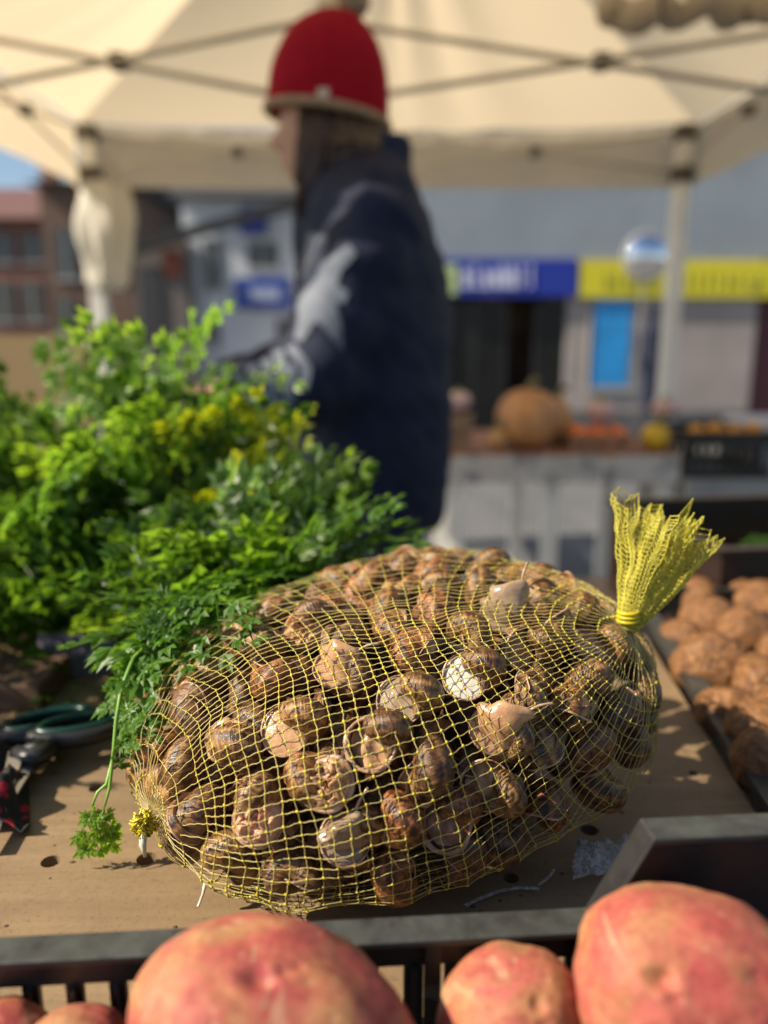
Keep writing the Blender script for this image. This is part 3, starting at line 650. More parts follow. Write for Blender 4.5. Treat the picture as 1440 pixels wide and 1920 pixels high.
# ------------------------------------------------------------------ net bag shape
BQ = (0.0044, 0.4346, 0.1516, 0.1232, 0.1389, 0.6347, 0.0475, 0.7561, 0.7589, -0.0011, -0.0115, 0.1036)
bcx, bcy, bL, bB, bH, byaw, bzc, e1, e2, btx, bty, btap = BQ
CS, SN = math.cos(byaw), math.sin(byaw)
def bag_f(P):
    P = np.asarray(P, float); x = P[..., 0] - bcx; y = P[..., 1] - bcy; z = P[..., 2] - .8
    X = x * CS + y * SN; Yv = -x * SN + y * CS
    X = X - btx * z / bH; Yv = Yv - bty * z / bH
    a = X / bL; k = 1 + btap * np.clip(a, -1.2, 1.2); b = Yv / (bB * k); zz = z / k
    c = np.where(zz > bzc, (zz - bzc) / (bH - bzc), (zz - bzc) / bzc)
    return (np.abs(a) ** (2 / e2) + np.abs(b) ** (2 / e2)) ** (e2 / e1) + np.abs(c) ** (2 / e1)
def bag_hit(O, D, far=.35):
    """distance from inside point(s) O along direction(s) D to the bag surface"""
    lo = np.zeros(D.shape[:-1]); hi = np.full(D.shape[:-1], far)
    for _ in range(34):
        mid = (lo + hi) / 2; inside = bag_f(O + D * mid[..., None]) < 1
        lo = np.where(inside, mid, lo); hi = np.where(inside, hi, mid)
    return lo
def bag_pick(px_, py_):
    d = np.array(sight(px_, py_)); c = np.array(CAM); best = None
    ts = np.linspace(.2, .8, 1500); f = bag_f(c + d * ts[:, None])
    i = np.where(f < 1)[0]
    i = i[0] if len(i) else int(np.argmin(f))
    return c + d * ts[i]
def bag_norm(P):
    e = 5e-4; g = np.stack([bag_f(P + np.array(v) * e) - bag_f(P - np.array(v) * e) for v in ((1,0,0),(0,1,0),(0,0,1))], -1)
    return g / np.linalg.norm(g, axis=-1, keepdims=True)
BO = np.array([bcx + .005, bcy, .862])

# ------------------------------------------------------------------ snail meshes
def shell_mesh(name, seed, W=2.05, Rr=.64, T=1.42, turns=4.0, nr=20, nt_=26):
    k = math.log(W) / (2 * math.pi); Th = 2 * math.pi * turns; n = int(turns * nt_)
    V = []; UV = []; Fc = []
    rs = random.Random(seed); ph_ = rs.uniform(0, 6)
    for i in range(n + 1):
        th = Th * i / n; r_ = math.exp(k * (th - Th))
        wrk = 1 + .018 * math.sin(th * 9 + ph_) * math.sin(th * 2.3) + .010 * math.sin(th * 23 + ph_)
        for j in range(nr):
            al = -math.pi + 2 * math.pi * j / nr
            rad = Rr * r_ + r_ * wrk * math.cos(al); z = -T * r_ + 1.06 * r_ * wrk * math.sin(al)
            V.append((rad * math.cos(th), rad * math.sin(th), z)); UV.append((th / (2 * math.pi), j / nr))
    for i in range(n):
        for j in range(nr):
            Fc.append((i*nr+j, (i+1)*nr+j, (i+1)*nr+(j+1) % nr, i*nr+(j+1) % nr))
    Fc.append(tuple(range(nr)))
    me = bpy.data.meshes.new(name); s = SNS
    me.from_pydata([((x - .22) * s, y * s, (z + 1.30) * s) for x, y, z in V], [], Fc)
    bm = bmesh.new(); bm.from_mesh(me); uvl = bm.loops.layers.uv.new('UVMap'); bm.verts.ensure_lookup_table()
    for f in bm.faces:
        js = [UV[l.vert.index] for l in f.loops]; wrap = max(q[1] for q in js) - min(q[1] for q in js) > .5
        for l, q in zip(f.loops, js): l[uvl].uv = (q[0], q[1] + 1 if (wrap and q[1] < .5) else q[1])
    bmesh.ops.recalc_face_normals(bm, faces=bm.faces); bm.to_mesh(me); bm.free()
    me.polygons.foreach_set('use_smooth', [True] * len(me.polygons)); me.materials.append(M_shell); return me
SNS = .0325 / 2.78       # one shell is about 32 mm across
RR, TT = .64, 1.42
APC = Vector(((RR - .22) * SNS, 0, (1.30 - TT) * SNS)); APR = SNS      # aperture centre, radius; it faces +Y
def lip_mesh(wide=.10):
    m = MB(); pts = []
    for k in range(33):
        a = 2 * math.pi * k / 32; pts.append(APC + Vector((math.cos(a) * APR, .03 * SNS + .05 * SNS * math.sin(a * 3), 1.06 * math.sin(a) * APR)))
    m.tube(pts, [wide * SNS * (1 + .25 * math.sin(k * .9)) for k in range(33)], 8, False); return m.mesh('lip', M_lip)
def plug_mesh(seed, kind):
    """flesh filling the shell mouth: 'disc' smooth, 'lump' folded, 'deep' withdrawn"""
    m = MB(); rings = []; rs = random.Random(seed); off = Vector((seed * 3.1, 0, 0))
    for i in range(23):
        t = i / 22; row = []
        for j in range(48):
            a = 2 * math.pi * j / 48; x = math.cos(a) * t; z = math.sin(a) * t
            if kind == 'disc': y = -.06 + .10 * (1 - t * t) + .03 * noise.noise(Vector((x * 2, z * 2, seed)))
            elif kind == 'lump':
                q = Vector((x, z, 0)) * 1.9 + off; q.x += .5 * noise.noise(q * 1.3)
                y = .45 * (1 - t ** 4) + 1.0 * abs(noise.noise(q * 1.25)) * (1 - t * t) - .42 * math.exp(-(noise.noise(q * 1.5 + Vector((5, 5, 5))) / .09) ** 2) * (1 - t * t)
            else: y = -.55 + .30 * (1 - t * t) + .25 * noise.noise(Vector((x * 1.7, z * 1.7, seed)))
            w_ = (1.0 + .12 * math.sin(t * math.pi)) if kind == 'lump' else 1.0; row.append(APC + Vector((x * APR * .985 * w_, y * APR, z * APR * 1.04 * w_)))
        rings.append(row)
    rings[0] = [p.lerp(rings[0][0], .9) for p in rings[0]]
    m.loft(rings, False); return m
def foot_mesh(seed, length=2.1, curl=.8):
    """a snail half out of its shell: fleshy foot that curls out of the mouth, head at its end"""
    m = MB(); rings = []; n = 22; rs = random.Random(seed); c = APC.copy(); ang = 0.0; path = []
    for i in range(n):
        t = i / (n - 1); path.append(c.copy()); ang = curl * t * 1.6
        c = c + Vector((-math.sin(ang) * .5, math.cos(ang), math.sin(ang))) .normalized() * (length * APR / n)
    for i in range(n):
        t = i / (n - 1); d = (path[min(i + 1, n - 1)] - path[max(i - 1, 0)]).normalized(); sx = d.cross(Vector((0, 0, 1))); sx = sx.normalized() if sx.length > .01 else Vector((1, 0, 0)); sy = sx.cross(d)
        wdt = APR * (1.0 + .25 * math.sin(math.pi * min(1, t * 1.3)) - .55 * t) * (1 if t < .86 else math.sqrt(max(.02, 1 - ((t - .86) / .14) ** 2))); row = []
        for j in range(28):
            a = 2 * math.pi * j / 28; fl = (.42 if math.sin(a) < 0 else .55) + .15 * t; fl *= 1 - .55 * math.exp(-(math.cos(a) / .28) ** 2) * (1 if math.sin(a) > 0 else 0) * (1 - t)
            fr = 1 + .16 * math.sin(i * .95 + seed + 2 * math.cos(a)) * abs(math.cos(a)) ** 3 * (1 - t) + .14 * noise.noise(Vector((math.cos(a) * 1.8, math.sin(a) * 1.8, t * 4.5 + seed * 3)))
            row.append(path[i] + sx * (math.cos(a) * wdt * fr) + sy * (math.sin(a) * wdt * fl * fr))
        rings.append(row)
    m.loft(rings); return m, path
def tentacle_mesh(base, dirs, L):
    m = MB(); b = Vector(base); d = Vector(dirs).normalized(); side = d.orthogonal().normalized()
    pts = [b + d * (L * t) + side * (L * .12 * math.sin(t * 3)) for t in (0, .25, .5, .75, .93, 1.0)]
    m.tube(pts, [.0010, .0008, .0007, .0006, .0009, .0005], 8); return m
SH = [shell_mesh('shell_a', 1), shell_mesh('shell_b', 2, 2.12), shell_mesh('shell_c', 3, 1.97), shell_mesh('shell_d', 4, 2.05)]
LIP = lip_mesh(.045); LIPW = lip_mesh(.10)
PLUG = {k: [plug_mesh(s, k) for s in range(1, 5)] for k in ('disc', 'lump', 'deep')}
PM = {(k, i, f): PLUG[k][i].mesh(f'flesh_{k}', M_flesh[f]) for k in PLUG for i in range(4) for f in range(4)}
PDK = PLUG['deep'][0].mesh('hollow', M_dark)
FEET = []
for s, (ln, cu) in enumerate(((2.1, 1.3), (1.4, 1.3), (2.4, .9))):
    fm, path = foot_mesh(s + 1, ln, cu); FEET.append((fm, path))
FM = {(i, f): FEET[i][0].mesh('foot', M_flesh[f]) for i in range(3) for f in range(4)}
TM = {}
for i, (fm, path) in enumerate(FEET):
    d = (path[-1] - path[-4]).normalized(); sx = d.cross(Vector((0, 0, 1))).normalized(); sy = sx.cross(d)
    TM[i] = [tentacle_mesh(path[-3] + sx * .0016 * s + sy * .0015, d * .85 + sx * .7 * s + sy * .25, L).mesh('tentacle', M_flesh[2]) for s, L in ((-1, .010), (1, .013))]

# ------------------------------------------------------------------ snail packing
heroes = [ # px, py, kind, plug/foot index, flesh, label, tilt
 (520,1345,'disc',0,0,'snail with broad smooth beige foot closing its upright oval mouth'),
 (612,1470,'lump',1,0,'snail with folded beige flesh inside a wide white lip'),
 (460,1558,'lump',2,1,'snail with glistening pink folded flesh low on the bag'),
 (335,1255,'lump',0,1,'snail with wet pink lumps bulging at the upper outer corner of the bag'),
 (955,1385,'foot',0,0,'snail stretched half out of its shell with both tentacles raised'),
 (925,1490,'deep',1,0,'snail with pale ridged shell mouth below the one stretched out'),
 (880,1555,'hollow',0,1,'snail with pink shell mouth and a small dark hole'),
 (708,1365,'deep',2,0,'snail withdrawn deep in a wide open shell mouth beside the big round shell'),
 (886,1240,'disc',1,3,'snail with chalk white foot showing between two shells'),
 (625,1218,'foot',1,0,'snail with pale cream foot pushed up against the net'),
 (556,1150,'lump',3,0,'snail with crumpled beige flesh on the upper slope under the greens'),
 (945,1122,'foot',2,2,'snail with grey foot stretched along the top of the bag'),
 (658,1598,'foot',1,2,'snail peeping out small grey head near the bottom of the bag'),
 (745,1305,'disc',2,2,'snail with small grey foot beside the dark gap at the middle'),
 (915,1045,'disc',3,0,'snail with pale cap on the very top of the bag'),
]
pts_c = []; rad_c = []; fixed = []
for h in heroes:
    p = bag_pick(h[0], h[1]); n = bag_norm(p[None])[0]; r_ = .0142
    pts_c.append(p - n * (r_ * .82)); rad_c.append(r_); fixed.append(True)
# candidates on the surface
th = RNG.uniform(0, 2 * np.pi, 6000); cz = RNG.uniform(-.75, 1, 6000)
D = np.stack([np.sqrt(1 - cz**2) * np.cos(th), np.sqrt(1 - cz**2) * np.sin(th), cz], -1)
S = BO + D * bag_hit(np.broadcast_to(BO, D.shape), D)[:, None]; SNm = bag_norm(S)
view = (np.array(CAM) - S); view /= np.linalg.norm(view, axis=1, keepdims=True)
keep = ((view * SNm).sum(1) > -.30) & (SNm[:, 2] > -.75) & (S[:, 2] > .808)
S, SNm = S[keep], SNm[keep]
CL = S - SNm * .0140
for i in RNG.permutation(len(CL)):
    p = CL[i]; r_ = RNG.uniform(.0126, .0146)
    if all(np.linalg.norm(p - q) > .85 * (r_ + s) for q, s in zip(pts_c, rad_c)):
        pts_c.append(p); rad_c.append(r_); fixed.append(False)
Pc = np.array(pts_c); Rc = np.array(rad_c); Fx = np.array(fixed)
for it in range(80):
    d = Pc[:, None] - Pc[None]; dist = np.linalg.norm(d, axis=2) + np.eye(len(Pc)); want = .92 * (Rc[:, None] + Rc[None])
    push = np.clip(want - dist, 0, None); np.fill_diagonal(push, 0)
    mv = (d / dist[..., None] * push[..., None]).sum(1) * .25; mv[Fx] *= .15; Pc = Pc + mv
    j = np.argmin(((Pc[:, None] - CL[None]) ** 2).sum(2), 1); tgt_ = S[j] - SNm[j] * (Rc[:, None] * .90)
    Pc = np.where(Fx[:, None], Pc, Pc * .4 + tgt_ * .6)
NOUT = len(Pc)
# a second layer to fill the gaps behind the outer shells
inner = []
for i in RNG.permutation(len(S)):
    p = S[i] - SNm[i] * .030
    if p[2] > .815 and all(np.linalg.norm(p - q) > .023 for q in inner): inner.append(p)
    if len(inner) > 110: break
for i in RNG.permutation(len(S)):
    p = S[i] - SNm[i] * .058
    if .815 < p[2] and bag_f(p[None])[0] < .8 and all(np.linalg.norm(p - q) > .023 for q in inner): inner.append(p)
    if len(inner) > 105: break
for gx in range(-5, 6):
    for gy in range(-4, 5):
        p = BO + np.array([gx * .026 * CS - gy * .026 * SN, gx * .026 * SN + gy * .026 * CS, -.045])
        if bag_f(p[None] + np.array([0, 0, .01]))[0] < .45 and p[2] > .816 and all(np.linalg.norm(p - q) > .022 for q in inner): inner.append(p)
def seen(p, r_=.0145):
    k_ = np.arange(90) + .5; z_ = 1 - 2 * k_ / 90; a_ = np.pi * (1 + 5 ** .5) * k_; q_ = np.sqrt(1 - z_ * z_)
    dirs_ = np.stack([q_ * np.cos(a_), q_ * np.sin(a_), z_], -1); v_ = np.array(CAM) - p; v_ /= np.linalg.norm(v_)
    pts_ = p + dirs_[dirs_ @ v_ > 0] * r_; cnt = 0
    for x_ in pts_:
        d_ = np.array(CAM) - x_; d_ /= np.linalg.norm(d_); w_ = Pc - x_; t_ = w_ @ d_
        if not ((t_ > 0) & (np.linalg.norm(w_ - t_[:, None] * d_, axis=1) < Rc * .93)).any(): cnt += 1
    return cnt
inner = [p for p in inner if seen(p) >= 7 and bag_f(p[None])[0] < .62]
for gx in range(-5, 6):          # the heart of the sack, which keeps the sun from shining through it
    for gy in range(-4, 5):
        for gz in (-.038, -.010):
            p = BO + np.array([gx * .028 * CS - gy * .028 * SN, gx * .028 * SN + gy * .028 * CS, gz])
            if bag_f(p[None])[0] < .42 and all(np.linalg.norm(p - q) > .023 for q in inner): inner.append(p)
TONES = [('dark brown', (.75, .70, .66)), ('olive brown', (1.05, 1.05, .80)), ('reddish brown', (1.25, .92, .72)), ('tan', (1.4, 1.3, 1.1)), ('grey brown', (1.15, 1.15, 1.12))]
rs = random.Random(21)
def place_snail(c, q, sc, tone, kind, idx, fl, wide=False):
    t = bpy.data.objects.new('garden_snail', None); COL.objects.link(t); t.location = c; t.rotation_mode = 'QUATERNION'; t.rotation_quaternion = q; t.scale = (sc,) * 3; t.empty_display_size = .005
    o = obj('shell', rs.choice(SH), t); o.color = (*tone, 1); obj('lip', LIPW if wide else LIP, o)
    if kind == 'foot':
        f_ = obj('foot', FM[(idx % 3, fl)], t)
        for tm in TM[idx % 3]: obj('tentacle', tm, f_)
        obj('mantle', PM[('disc', idx % 4, fl)], t)
    elif kind == 'hollow': obj('mantle', PM[('deep', 1, 1)], t)
    else: obj('mantle', PM[(kind, idx % 4, fl)], t)
    return t
snails = []
for i in range(NOUT):
    c = Vector(Pc[i]); sc = Rc[i] / .0148
    n = Vector(bag_norm(Pc[i][None])[0]); vdir = (CAM - c).normalized()
    if i < len(heroes):
        h = heroes[i]; face = (vdir * .8 + n * .35 + Vector((-.2, 0, .1))).normalized()
        if h[2] == 'foot': face = (vdir * .55 + n * .5 + Vector((.15, 0, .45))).normalized()
        q = face.to_track_quat('Y', 'Z') @ Quaternion((0, 1, 0), {1: 2.4, 2: 1.2, 0: .2}.get(i, rs.uniform(-1, 1)))
        off_ = q @ APC; c = c - off_ * sc * .9
        tone = TONES[{1: 3, 3: 4, 6: 2}.get(i, rs.randrange(5))]
        t = place_snail(c, q, sc, tone[1], h[2], h[3], h[4], i in (1, 6, 7)); lab = h[5]
        tag(t, lab, 'snail', 'snails in the net bag')
    else:
        for _ in range(30):
            q = Quaternion((rs.gauss(0, 1), rs.gauss(0, 1), rs.gauss(0, 1), rs.gauss(0, 1))).normalized()
            if (q @ Vector((0, 1, 0))).dot(vdir) < -.05 or rs.random() < .06: break
        tone = rs.choices(TONES, (2.6, 3, 3.2, 1.6, 1.6))[0]
        kind = rs.choice(('disc', 'deep', 'deep', 'disc')); t = place_snail(c, q, sc, tone[1], kind, rs.randrange(4), rs.choice((0, 0, 1, 2)))
        snails.append((t, c, tone[0]))
rowsd = {}
for t, c, tn in snails:
    x, y = to_px(c); rowsd.setdefault(int((y - 1040) // 62), []).append((x, t, tn))
rown = ['topmost', 'second', 'third', 'fourth', 'fifth', 'sixth', 'seventh', 'eighth', 'ninth', 'tenth', 'eleventh', 'twelfth']
for r_, lst in rowsd.items():
    lst.sort(key=lambda e: e[0])
    for k, (x, t, tn) in enumerate(lst):
        tag(t, f'{tn} snail shell, {ords[min(k, 19)]} from the left in the {rown[max(0, min(r_, 11))]} row of the net', 'snail', 'snails in the net bag')
inner_t = []
for p in inner:
    q = Quaternion((rs.gauss(0, 1), rs.gauss(0, 1), rs.gauss(0, 1), rs.gauss(0, 1))).normalized()
    t = place_snail(Vector(p), q, rs.uniform(.85, 1.0), TONES[rs.choice((0, 0, 1, 2))][1], 'deep', rs.randrange(4), 0)
    inner_t.append((t, p))

ordw = ords + ['twenty-first', 'twenty-second', 'twenty-third', 'twenty-fourth', 'twenty-fifth', 'twenty-sixth', 'twenty-seventh', 'twenty-eighth', 'twenty-ninth', 'thirtieth', 'thirty-first', 'thirty-second']
rowsd = {}
for t, p in inner_t: rowsd.setdefault(int((to_px(p)[1] - 1060) // 75), []).append((to_px(p)[0], t))
for r_, lst in rowsd.items():
    lst.sort(key=lambda e: e[0])
    for k, (x, t) in enumerate(lst):
        tag(t, f'shaded snail shell behind the outer layer, {ordw[min(k, 31)]} from the left in the {rown[max(0, min(r_, 11))]} hidden row', 'snail', 'snails deep inside the net bag')
# ------------------------------------------------------------------ netting
LA = Vector(bag_pick(285, 1525)); RA = Vector(bag_pick(1180, 1192))
LA = np.array(LA); RA = np.array(RA)
NO = (LA + RA) / 2; NO[2] = max(NO[2], .845)
ax = RA - LA; ax /= np.linalg.norm(ax)
e_a = np.cross(ax, [0, 0, 1.0]); e_a /= np.linalg.norm(e_a); e_b = np.cross(e_a, ax)
NM, NR = 78, 43
# ring spacing: equal steps of arc length along the upper meridian
tt_ = np.linspace(0.02, np.pi - .02, 400)
def ndir(th_, ph_): return -np.cos(th_)[..., None] * ax + np.sin(th_)[..., None] * (np.cos(ph_)[..., None] * e_a + np.sin(ph_)[..., None] * e_b)
ref = np.zeros(400)
for ph0 in (.0, .8, 1.57, 2.4):
    Dm = ndir(tt_, np.full(400, ph0)); Pm = NO + Dm * bag_hit(np.broadcast_to(NO, Dm.shape), Dm)[:, None]
    ref += np.concatenate([[0], np.cumsum(np.linalg.norm(np.diff(Pm, axis=0), axis=1))])
ths = np.interp(np.linspace(0, ref[-1], NR), ref, tt_)
ph_ = np.linspace(0, 2 * np.pi, NM, endpoint=False)
TH, PH = np.meshgrid(ths, ph_, indexing='ij')
jit = RNG.normal(size=(2, NR, NM))
for _ in range(2): jit = (jit + np.roll(jit, 1, 2) + np.roll(jit, -1, 2) + np.roll(jit, 1, 1) + np.roll(jit, -1, 1)) / 3.2
TH = np.clip(TH + jit[0] * .004 + .012 * np.sin(PH * 3 + 1), .015, np.pi - .015); PH = PH + jit[1] * .006 + .05 * np.sin(TH * 2.2 + .5)
def net_pt(th_, ph__):
    Dn = ndir(th_, ph__); P = NO + Dn * bag_hit(np.broadcast_to(NO, Dn.shape), Dn)[..., None]
    dd = np.sqrt(((P[..., None, :] - Pc) ** 2).sum(-1)) - Rc; g = dd.min(-1)          # gap to the nearest shell
    P = P - Dn * (np.clip(g - .001, 0, .007) * .40)[..., None] + Dn * (.0008 + np.clip(-g, 0, .003))[..., None]
    P[..., 2] = np.maximum(P[..., 2], .8012); return P
NP = net_pt(TH, PH)
strands = MB(); SUBN = 3
def wob(a, b, s): return .0005 * math.sin(a * 12.9 + b * 78.2 + s * 3)
def strand(a, b, r_=.00021):
    a, b = Vector(a), Vector(b); d = b - a; L = d.length
    if L < 1e-5: return
    o = d.cross(Vector((a - Vector(NO)))).normalized(); s = (1 if random.random() < .5 else -1) * min(.0003, L * .035)
    pts = [a, a + d * .33 + o * s, a + d * .67 - o * s, b]
    strands.tube(pts, r_, 4, False)
for i in range(NR):
    for j in range(NM):
        p = NP[i, j]
        near_end = i < 6 or i > NR - 6
        if near_end and j % 2: continue
        if i + 1 < NR: strand(p, NP[i + 1, j])
        if 0 < i < NR - 1 and not (near_end and i % 2): strand(p, NP[i, (j + (2 if near_end else 1)) % NM], .0002)
bag = thing('net_bag', (bcx, bcy, .8), 'yellow mesh net sack packed with live snails on the board', 'net bag')
me = strands.mesh('netting', M_net, True, bag.location, False); nt_o = obj('netting', me, bag); nt_o['kind'] = 'stuff'
kv, kf = icosphere(1); kn = MB()
for i in range(NR):
    for j in range(NM):
        if i % (NR - 1) == 0 or ((i < 6 or i > NR - 6) and (j % 2 or i % 2)): continue
        p = Vector(NP[i, j]); n = Vector(NP[i, j] - NO).normalized(); s = random.uniform(.0006, .0009)
        a = n.orthogonal().normalized(); b_ = n.cross(a); an = random.uniform(0, 3); a2 = a * math.cos(an) + b_ * math.sin(an); b2 = n.cross(a2)
        kn.add([p + a2 * (v.x * s * 1.35) + b2 * (v.y * s) + n * (v.z * s * .65) for v in kv], kf)
ko = obj('knots', kn.mesh('knots', M_knot, True, bag.location, False), bag); ko['kind'] = 'stuff'
# gathered tail above the right end
def gathered(name, base, tip, r0, r1, flat, nm, nr_, folds, mat, seed, ragged=.15, rad=.0005, kn_s=.0009):
    base, tip = Vector(base), Vector(tip); d = (tip - base); L = d.length; d.normalize()
    sx = d.cross(Vector((0, 1, 0))).normalized(); sy = sx.cross(d); rs_ = random.Random(seed); G = []; m = MB()
    rag = [1 + ragged * math.sin(5 * 2 * math.pi * j / nm + seed) * .6 + rs_.uniform(-ragged, ragged) for j in range(nm)]
    for i in range(nr_):
        t = i / (nr_ - 1); row = []
        for j in range(nm):
            a = 2 * math.pi * j / nm; tt = t * rag[j]
            r_ = r0 + (r1 - r0) * tt ** .8; f_ = 1 + .35 * t * math.sin(folds * a + 2.2 * t + seed) + .12 * t * math.sin(11 * a + seed)
            p = base + d * (L * tt) + sx * (math.cos(a) * r_ * f_) + sy * (math.sin(a) * r_ * flat * f_)
            p += Vector((noise.noise(p * 90), noise.noise(p * 90 + Vector((9, 0, 0))), noise.noise(p * 90 + Vector((0, 9, 0))))) * .0032 * t
            row.append(p)
        G.append(row)
    for i in range(nr_):
        for j in range(nm):
            if i + 1 < nr_: m.tube([G[i][j], (G[i][j] + G[i+1][j]) / 2 + sx * rs_.uniform(-.0004, .0004), G[i+1][j]], rad, 4, False)
            if i % 1 == 0 and i > 0: m.tube([G[i][j], G[i][(j + 1) % nm]], rad, 4, False)
            m.add([G[i][j] + v * kn_s for v in kv], kf)
    o = obj(name, m.mesh(name, mat, True, bag.location, False), bag); o['kind'] = 'stuff'; return o
tb = Vector(RA) + Vector((.000, .004, .002)); tipq = at(1252, 985, float(tb.y) + .02)
gathered('gathered_tail', tb, tipq, .0045, .024, .75, 50, 26, 4, M_tail, 5, .12, .00030, .0006)
gathered('inner_tail', tb, tb.lerp(tipq, .96) + Vector((.008, .01, 0)), .003, .016, .6, 30, 24, 3, M_tail, 9, .2, .00028, .0006)
m = MB(); m.tube([tb + Vector((.0055 * math.cos(a), .0055 * math.sin(a), .004 + .0004 * a)) for a in [k * .35 for k in range(55)]], .0011, 6); build(m, 'tie', M_knot, bag)
lb = Vector(LA) + Vector((.002, -.001, .001)); tl = at(262, 1552, float(lb.y) - .012)
tf = MB(); rt = random.Random(8); tc = lb.lerp(tl, .75)
for k in range(150):
    d_ = Vector((rt.gauss(0, 1), rt.gauss(0, 1), rt.gauss(0, 1))).normalized(); d2 = (d_ + Vector((rt.gauss(0, .5), rt.gauss(0, .5), rt.gauss(0, .5)))).normalized(); L_ = rt.uniform(.005, .0075)
    tf.tube([tc, tc + d_ * L_ * .6, tc + d2 * L_, tc + (d2 * .8 + d_ * .2) * L_ * .86], [.0006, .0005, .00045, .0004], 4, False)
o = obj('end_tuft', tf.mesh('end_tuft', M_knot, True, bag.location, False), bag); o['kind'] = 'stuff'
m = MB(); q = lb.lerp(tl, .8); m.tube([q, at(268, 1585, float(lb.y) - .016), at(272, 1606, float(lb.y) - .016)], [.0022, .0016, .0008], 8); m.tube([q, at(262, 1590, float(lb.y) - .016)], [.0014, .0006], 6); build(m, 'seal_tag', simple('clear_seal', (0.55, 0.54, 0.42), .3), bag)
# loose tentacle poking through at the lower left
q0 = Vector(bag_pick(385, 1655)); q1 = at(372, 1698, float(q0.y) - .004)
m = MB(); m.tube([q0, q0.lerp(q1, .5) + Vector((.0005, 0, 0)), q1, q1 + (q1 - q0) * .03], [.0010, .0007, .0006, .0008], 8)
tag(build(m, 'snail_tentacle', M_flesh[3]), 'thin pale snail tentacle poking out under the bag over the board', 'tentacle')

# ------------------------------------------------------------------ carrot greens
def frond(seed, L=.15, lobeL=.011, pairs=6, stalk=.30, droop=.35):
    rs_ = random.Random(seed); m = MB(); P = lambda t: Vector((L * t, L * .04 * math.sin(t * 3 + seed), -droop * L * t * t))
    m.tube([P(t) for t in (0, .25, .5, .75, 1)], [.0016, .0014, .0011, .0008, .0004], 4, False)
    def lobe(b, d, nrm, l, w):
        s = d.cross(nrm).normalized(); n2 = s.cross(d).normalized(); up = n2 * (w * .35); k = n2 * (-l * rs_.uniform(.0, .25))
        v = [b, b + d * l * .45 + s * w + up, b + d * l + k, b + d * l * .45 - s * w + up, b + d * l * .5]
        m.add(v, [(0, 4, 1), (1, 4, 2), (0, 3, 4), (3, 2, 4)])
    def leaflet(b, d, nrm, l):
        for a, f in ((0, 1.0), (.62, .78), (-.62, .78)) + (((1.15, .55), (-1.15, .55)) if rs_.random() < .55 else ()):
            q = Matrix.Rotation(a + rs_.uniform(-.15, .15), 3, nrm); lobe(b + d * l * .05, (q @ d).normalized(), nrm, l * f * rs_.uniform(.85, 1.15), l * .235)
    for i in range(pairs):
        t = stalk + (1 - stalk) * (i + .3) / pairs; b = P(t); tng = (P(min(1, t + .02)) - P(t - .02)).normalized()
        pl = L * .36 * math.sin(math.pi * (.25 + .70 * (1 - (t - stalk) / (1 - stalk)) ** .9)) * rs_.uniform(.85, 1.15)
        for s in (-1, 1):
            up = Vector((0, 0, 1)); sd_ = up.cross(tng).normalized() * s; nrm = (up + sd_ * rs_.uniform(-.25, .25) - tng * .1).normalized()
            d = (tng * .62 + sd_ * .85 + up * rs_.uniform(-.1, .35)).normalized(); e = b + d * pl - up * pl * .15
            m.tube([b, b.lerp(e, .5) + up * pl * .04, e], [.0007, .0006, .0003], 3, False)
            npn = max(1, int(pl / (lobeL * 1.3)))
            for k in range(npn):
                u_ = (k + .8) / (npn + .3); pb = b.lerp(e, u_) + up * pl * .04 * math.sin(math.pi * u_); sz = lobeL * (1.05 - .35 * u_) * rs_.uniform(.8, 1.2)
                for s2 in (-1, 1):
                    dd = (d * .55 + nrm.cross(d) * s2 * .85 + up * rs_.uniform(-.25, .3)).normalized(); leaflet(pb, dd, (nrm + d * rs_.uniform(-.3, .3)).normalized(), sz)
            leaflet(e, d, nrm, lobeL * .9)
    leaflet(P(1), (P(1) - P(.95)).normalized(), Vector((0, 0, 1)), lobeL)
    return m.mesh('frond', M_leaf, False, None, False)
FR = [frond(s, .15, .020 + .0025 * (s % 3), 4 + s % 2, .22 + .04 * (s % 3), .18 + .12 * (s % 4)) for s in range(8)]
FRB = [frond(s + 20, .15, .028 + .003 * (s % 2), 4, .2 + .05 * (s % 2), .2 + .1 * (s % 3)) for s in range(5)]
rs = random.Random(5)
def put_frond(par, base, d, scale, roll, tone, big=False):
    o = obj('frond', rs.choice(FRB if big else FR), par); d = Vector(d).normalized()
    up = Vector((0, 0, 1)); y = up.cross(d); y = y.normalized() if y.length > .05 else Vector((0, 1, 0)); z = d.cross(y)
    Mx = Matrix((d, y, z)).transposed() @ Matrix.Rotation(roll, 3, 'X')
    o.location = Vector(base) - wloc(par); o.rotation_euler = Mx.to_euler(); o.scale = (scale,) * 3; o.color = (*tone, 1); return o
M_car = simple('carrot_root', (0.62, 0.16, 0.015), .5, .25, 40, 0, .4, 150, .001)
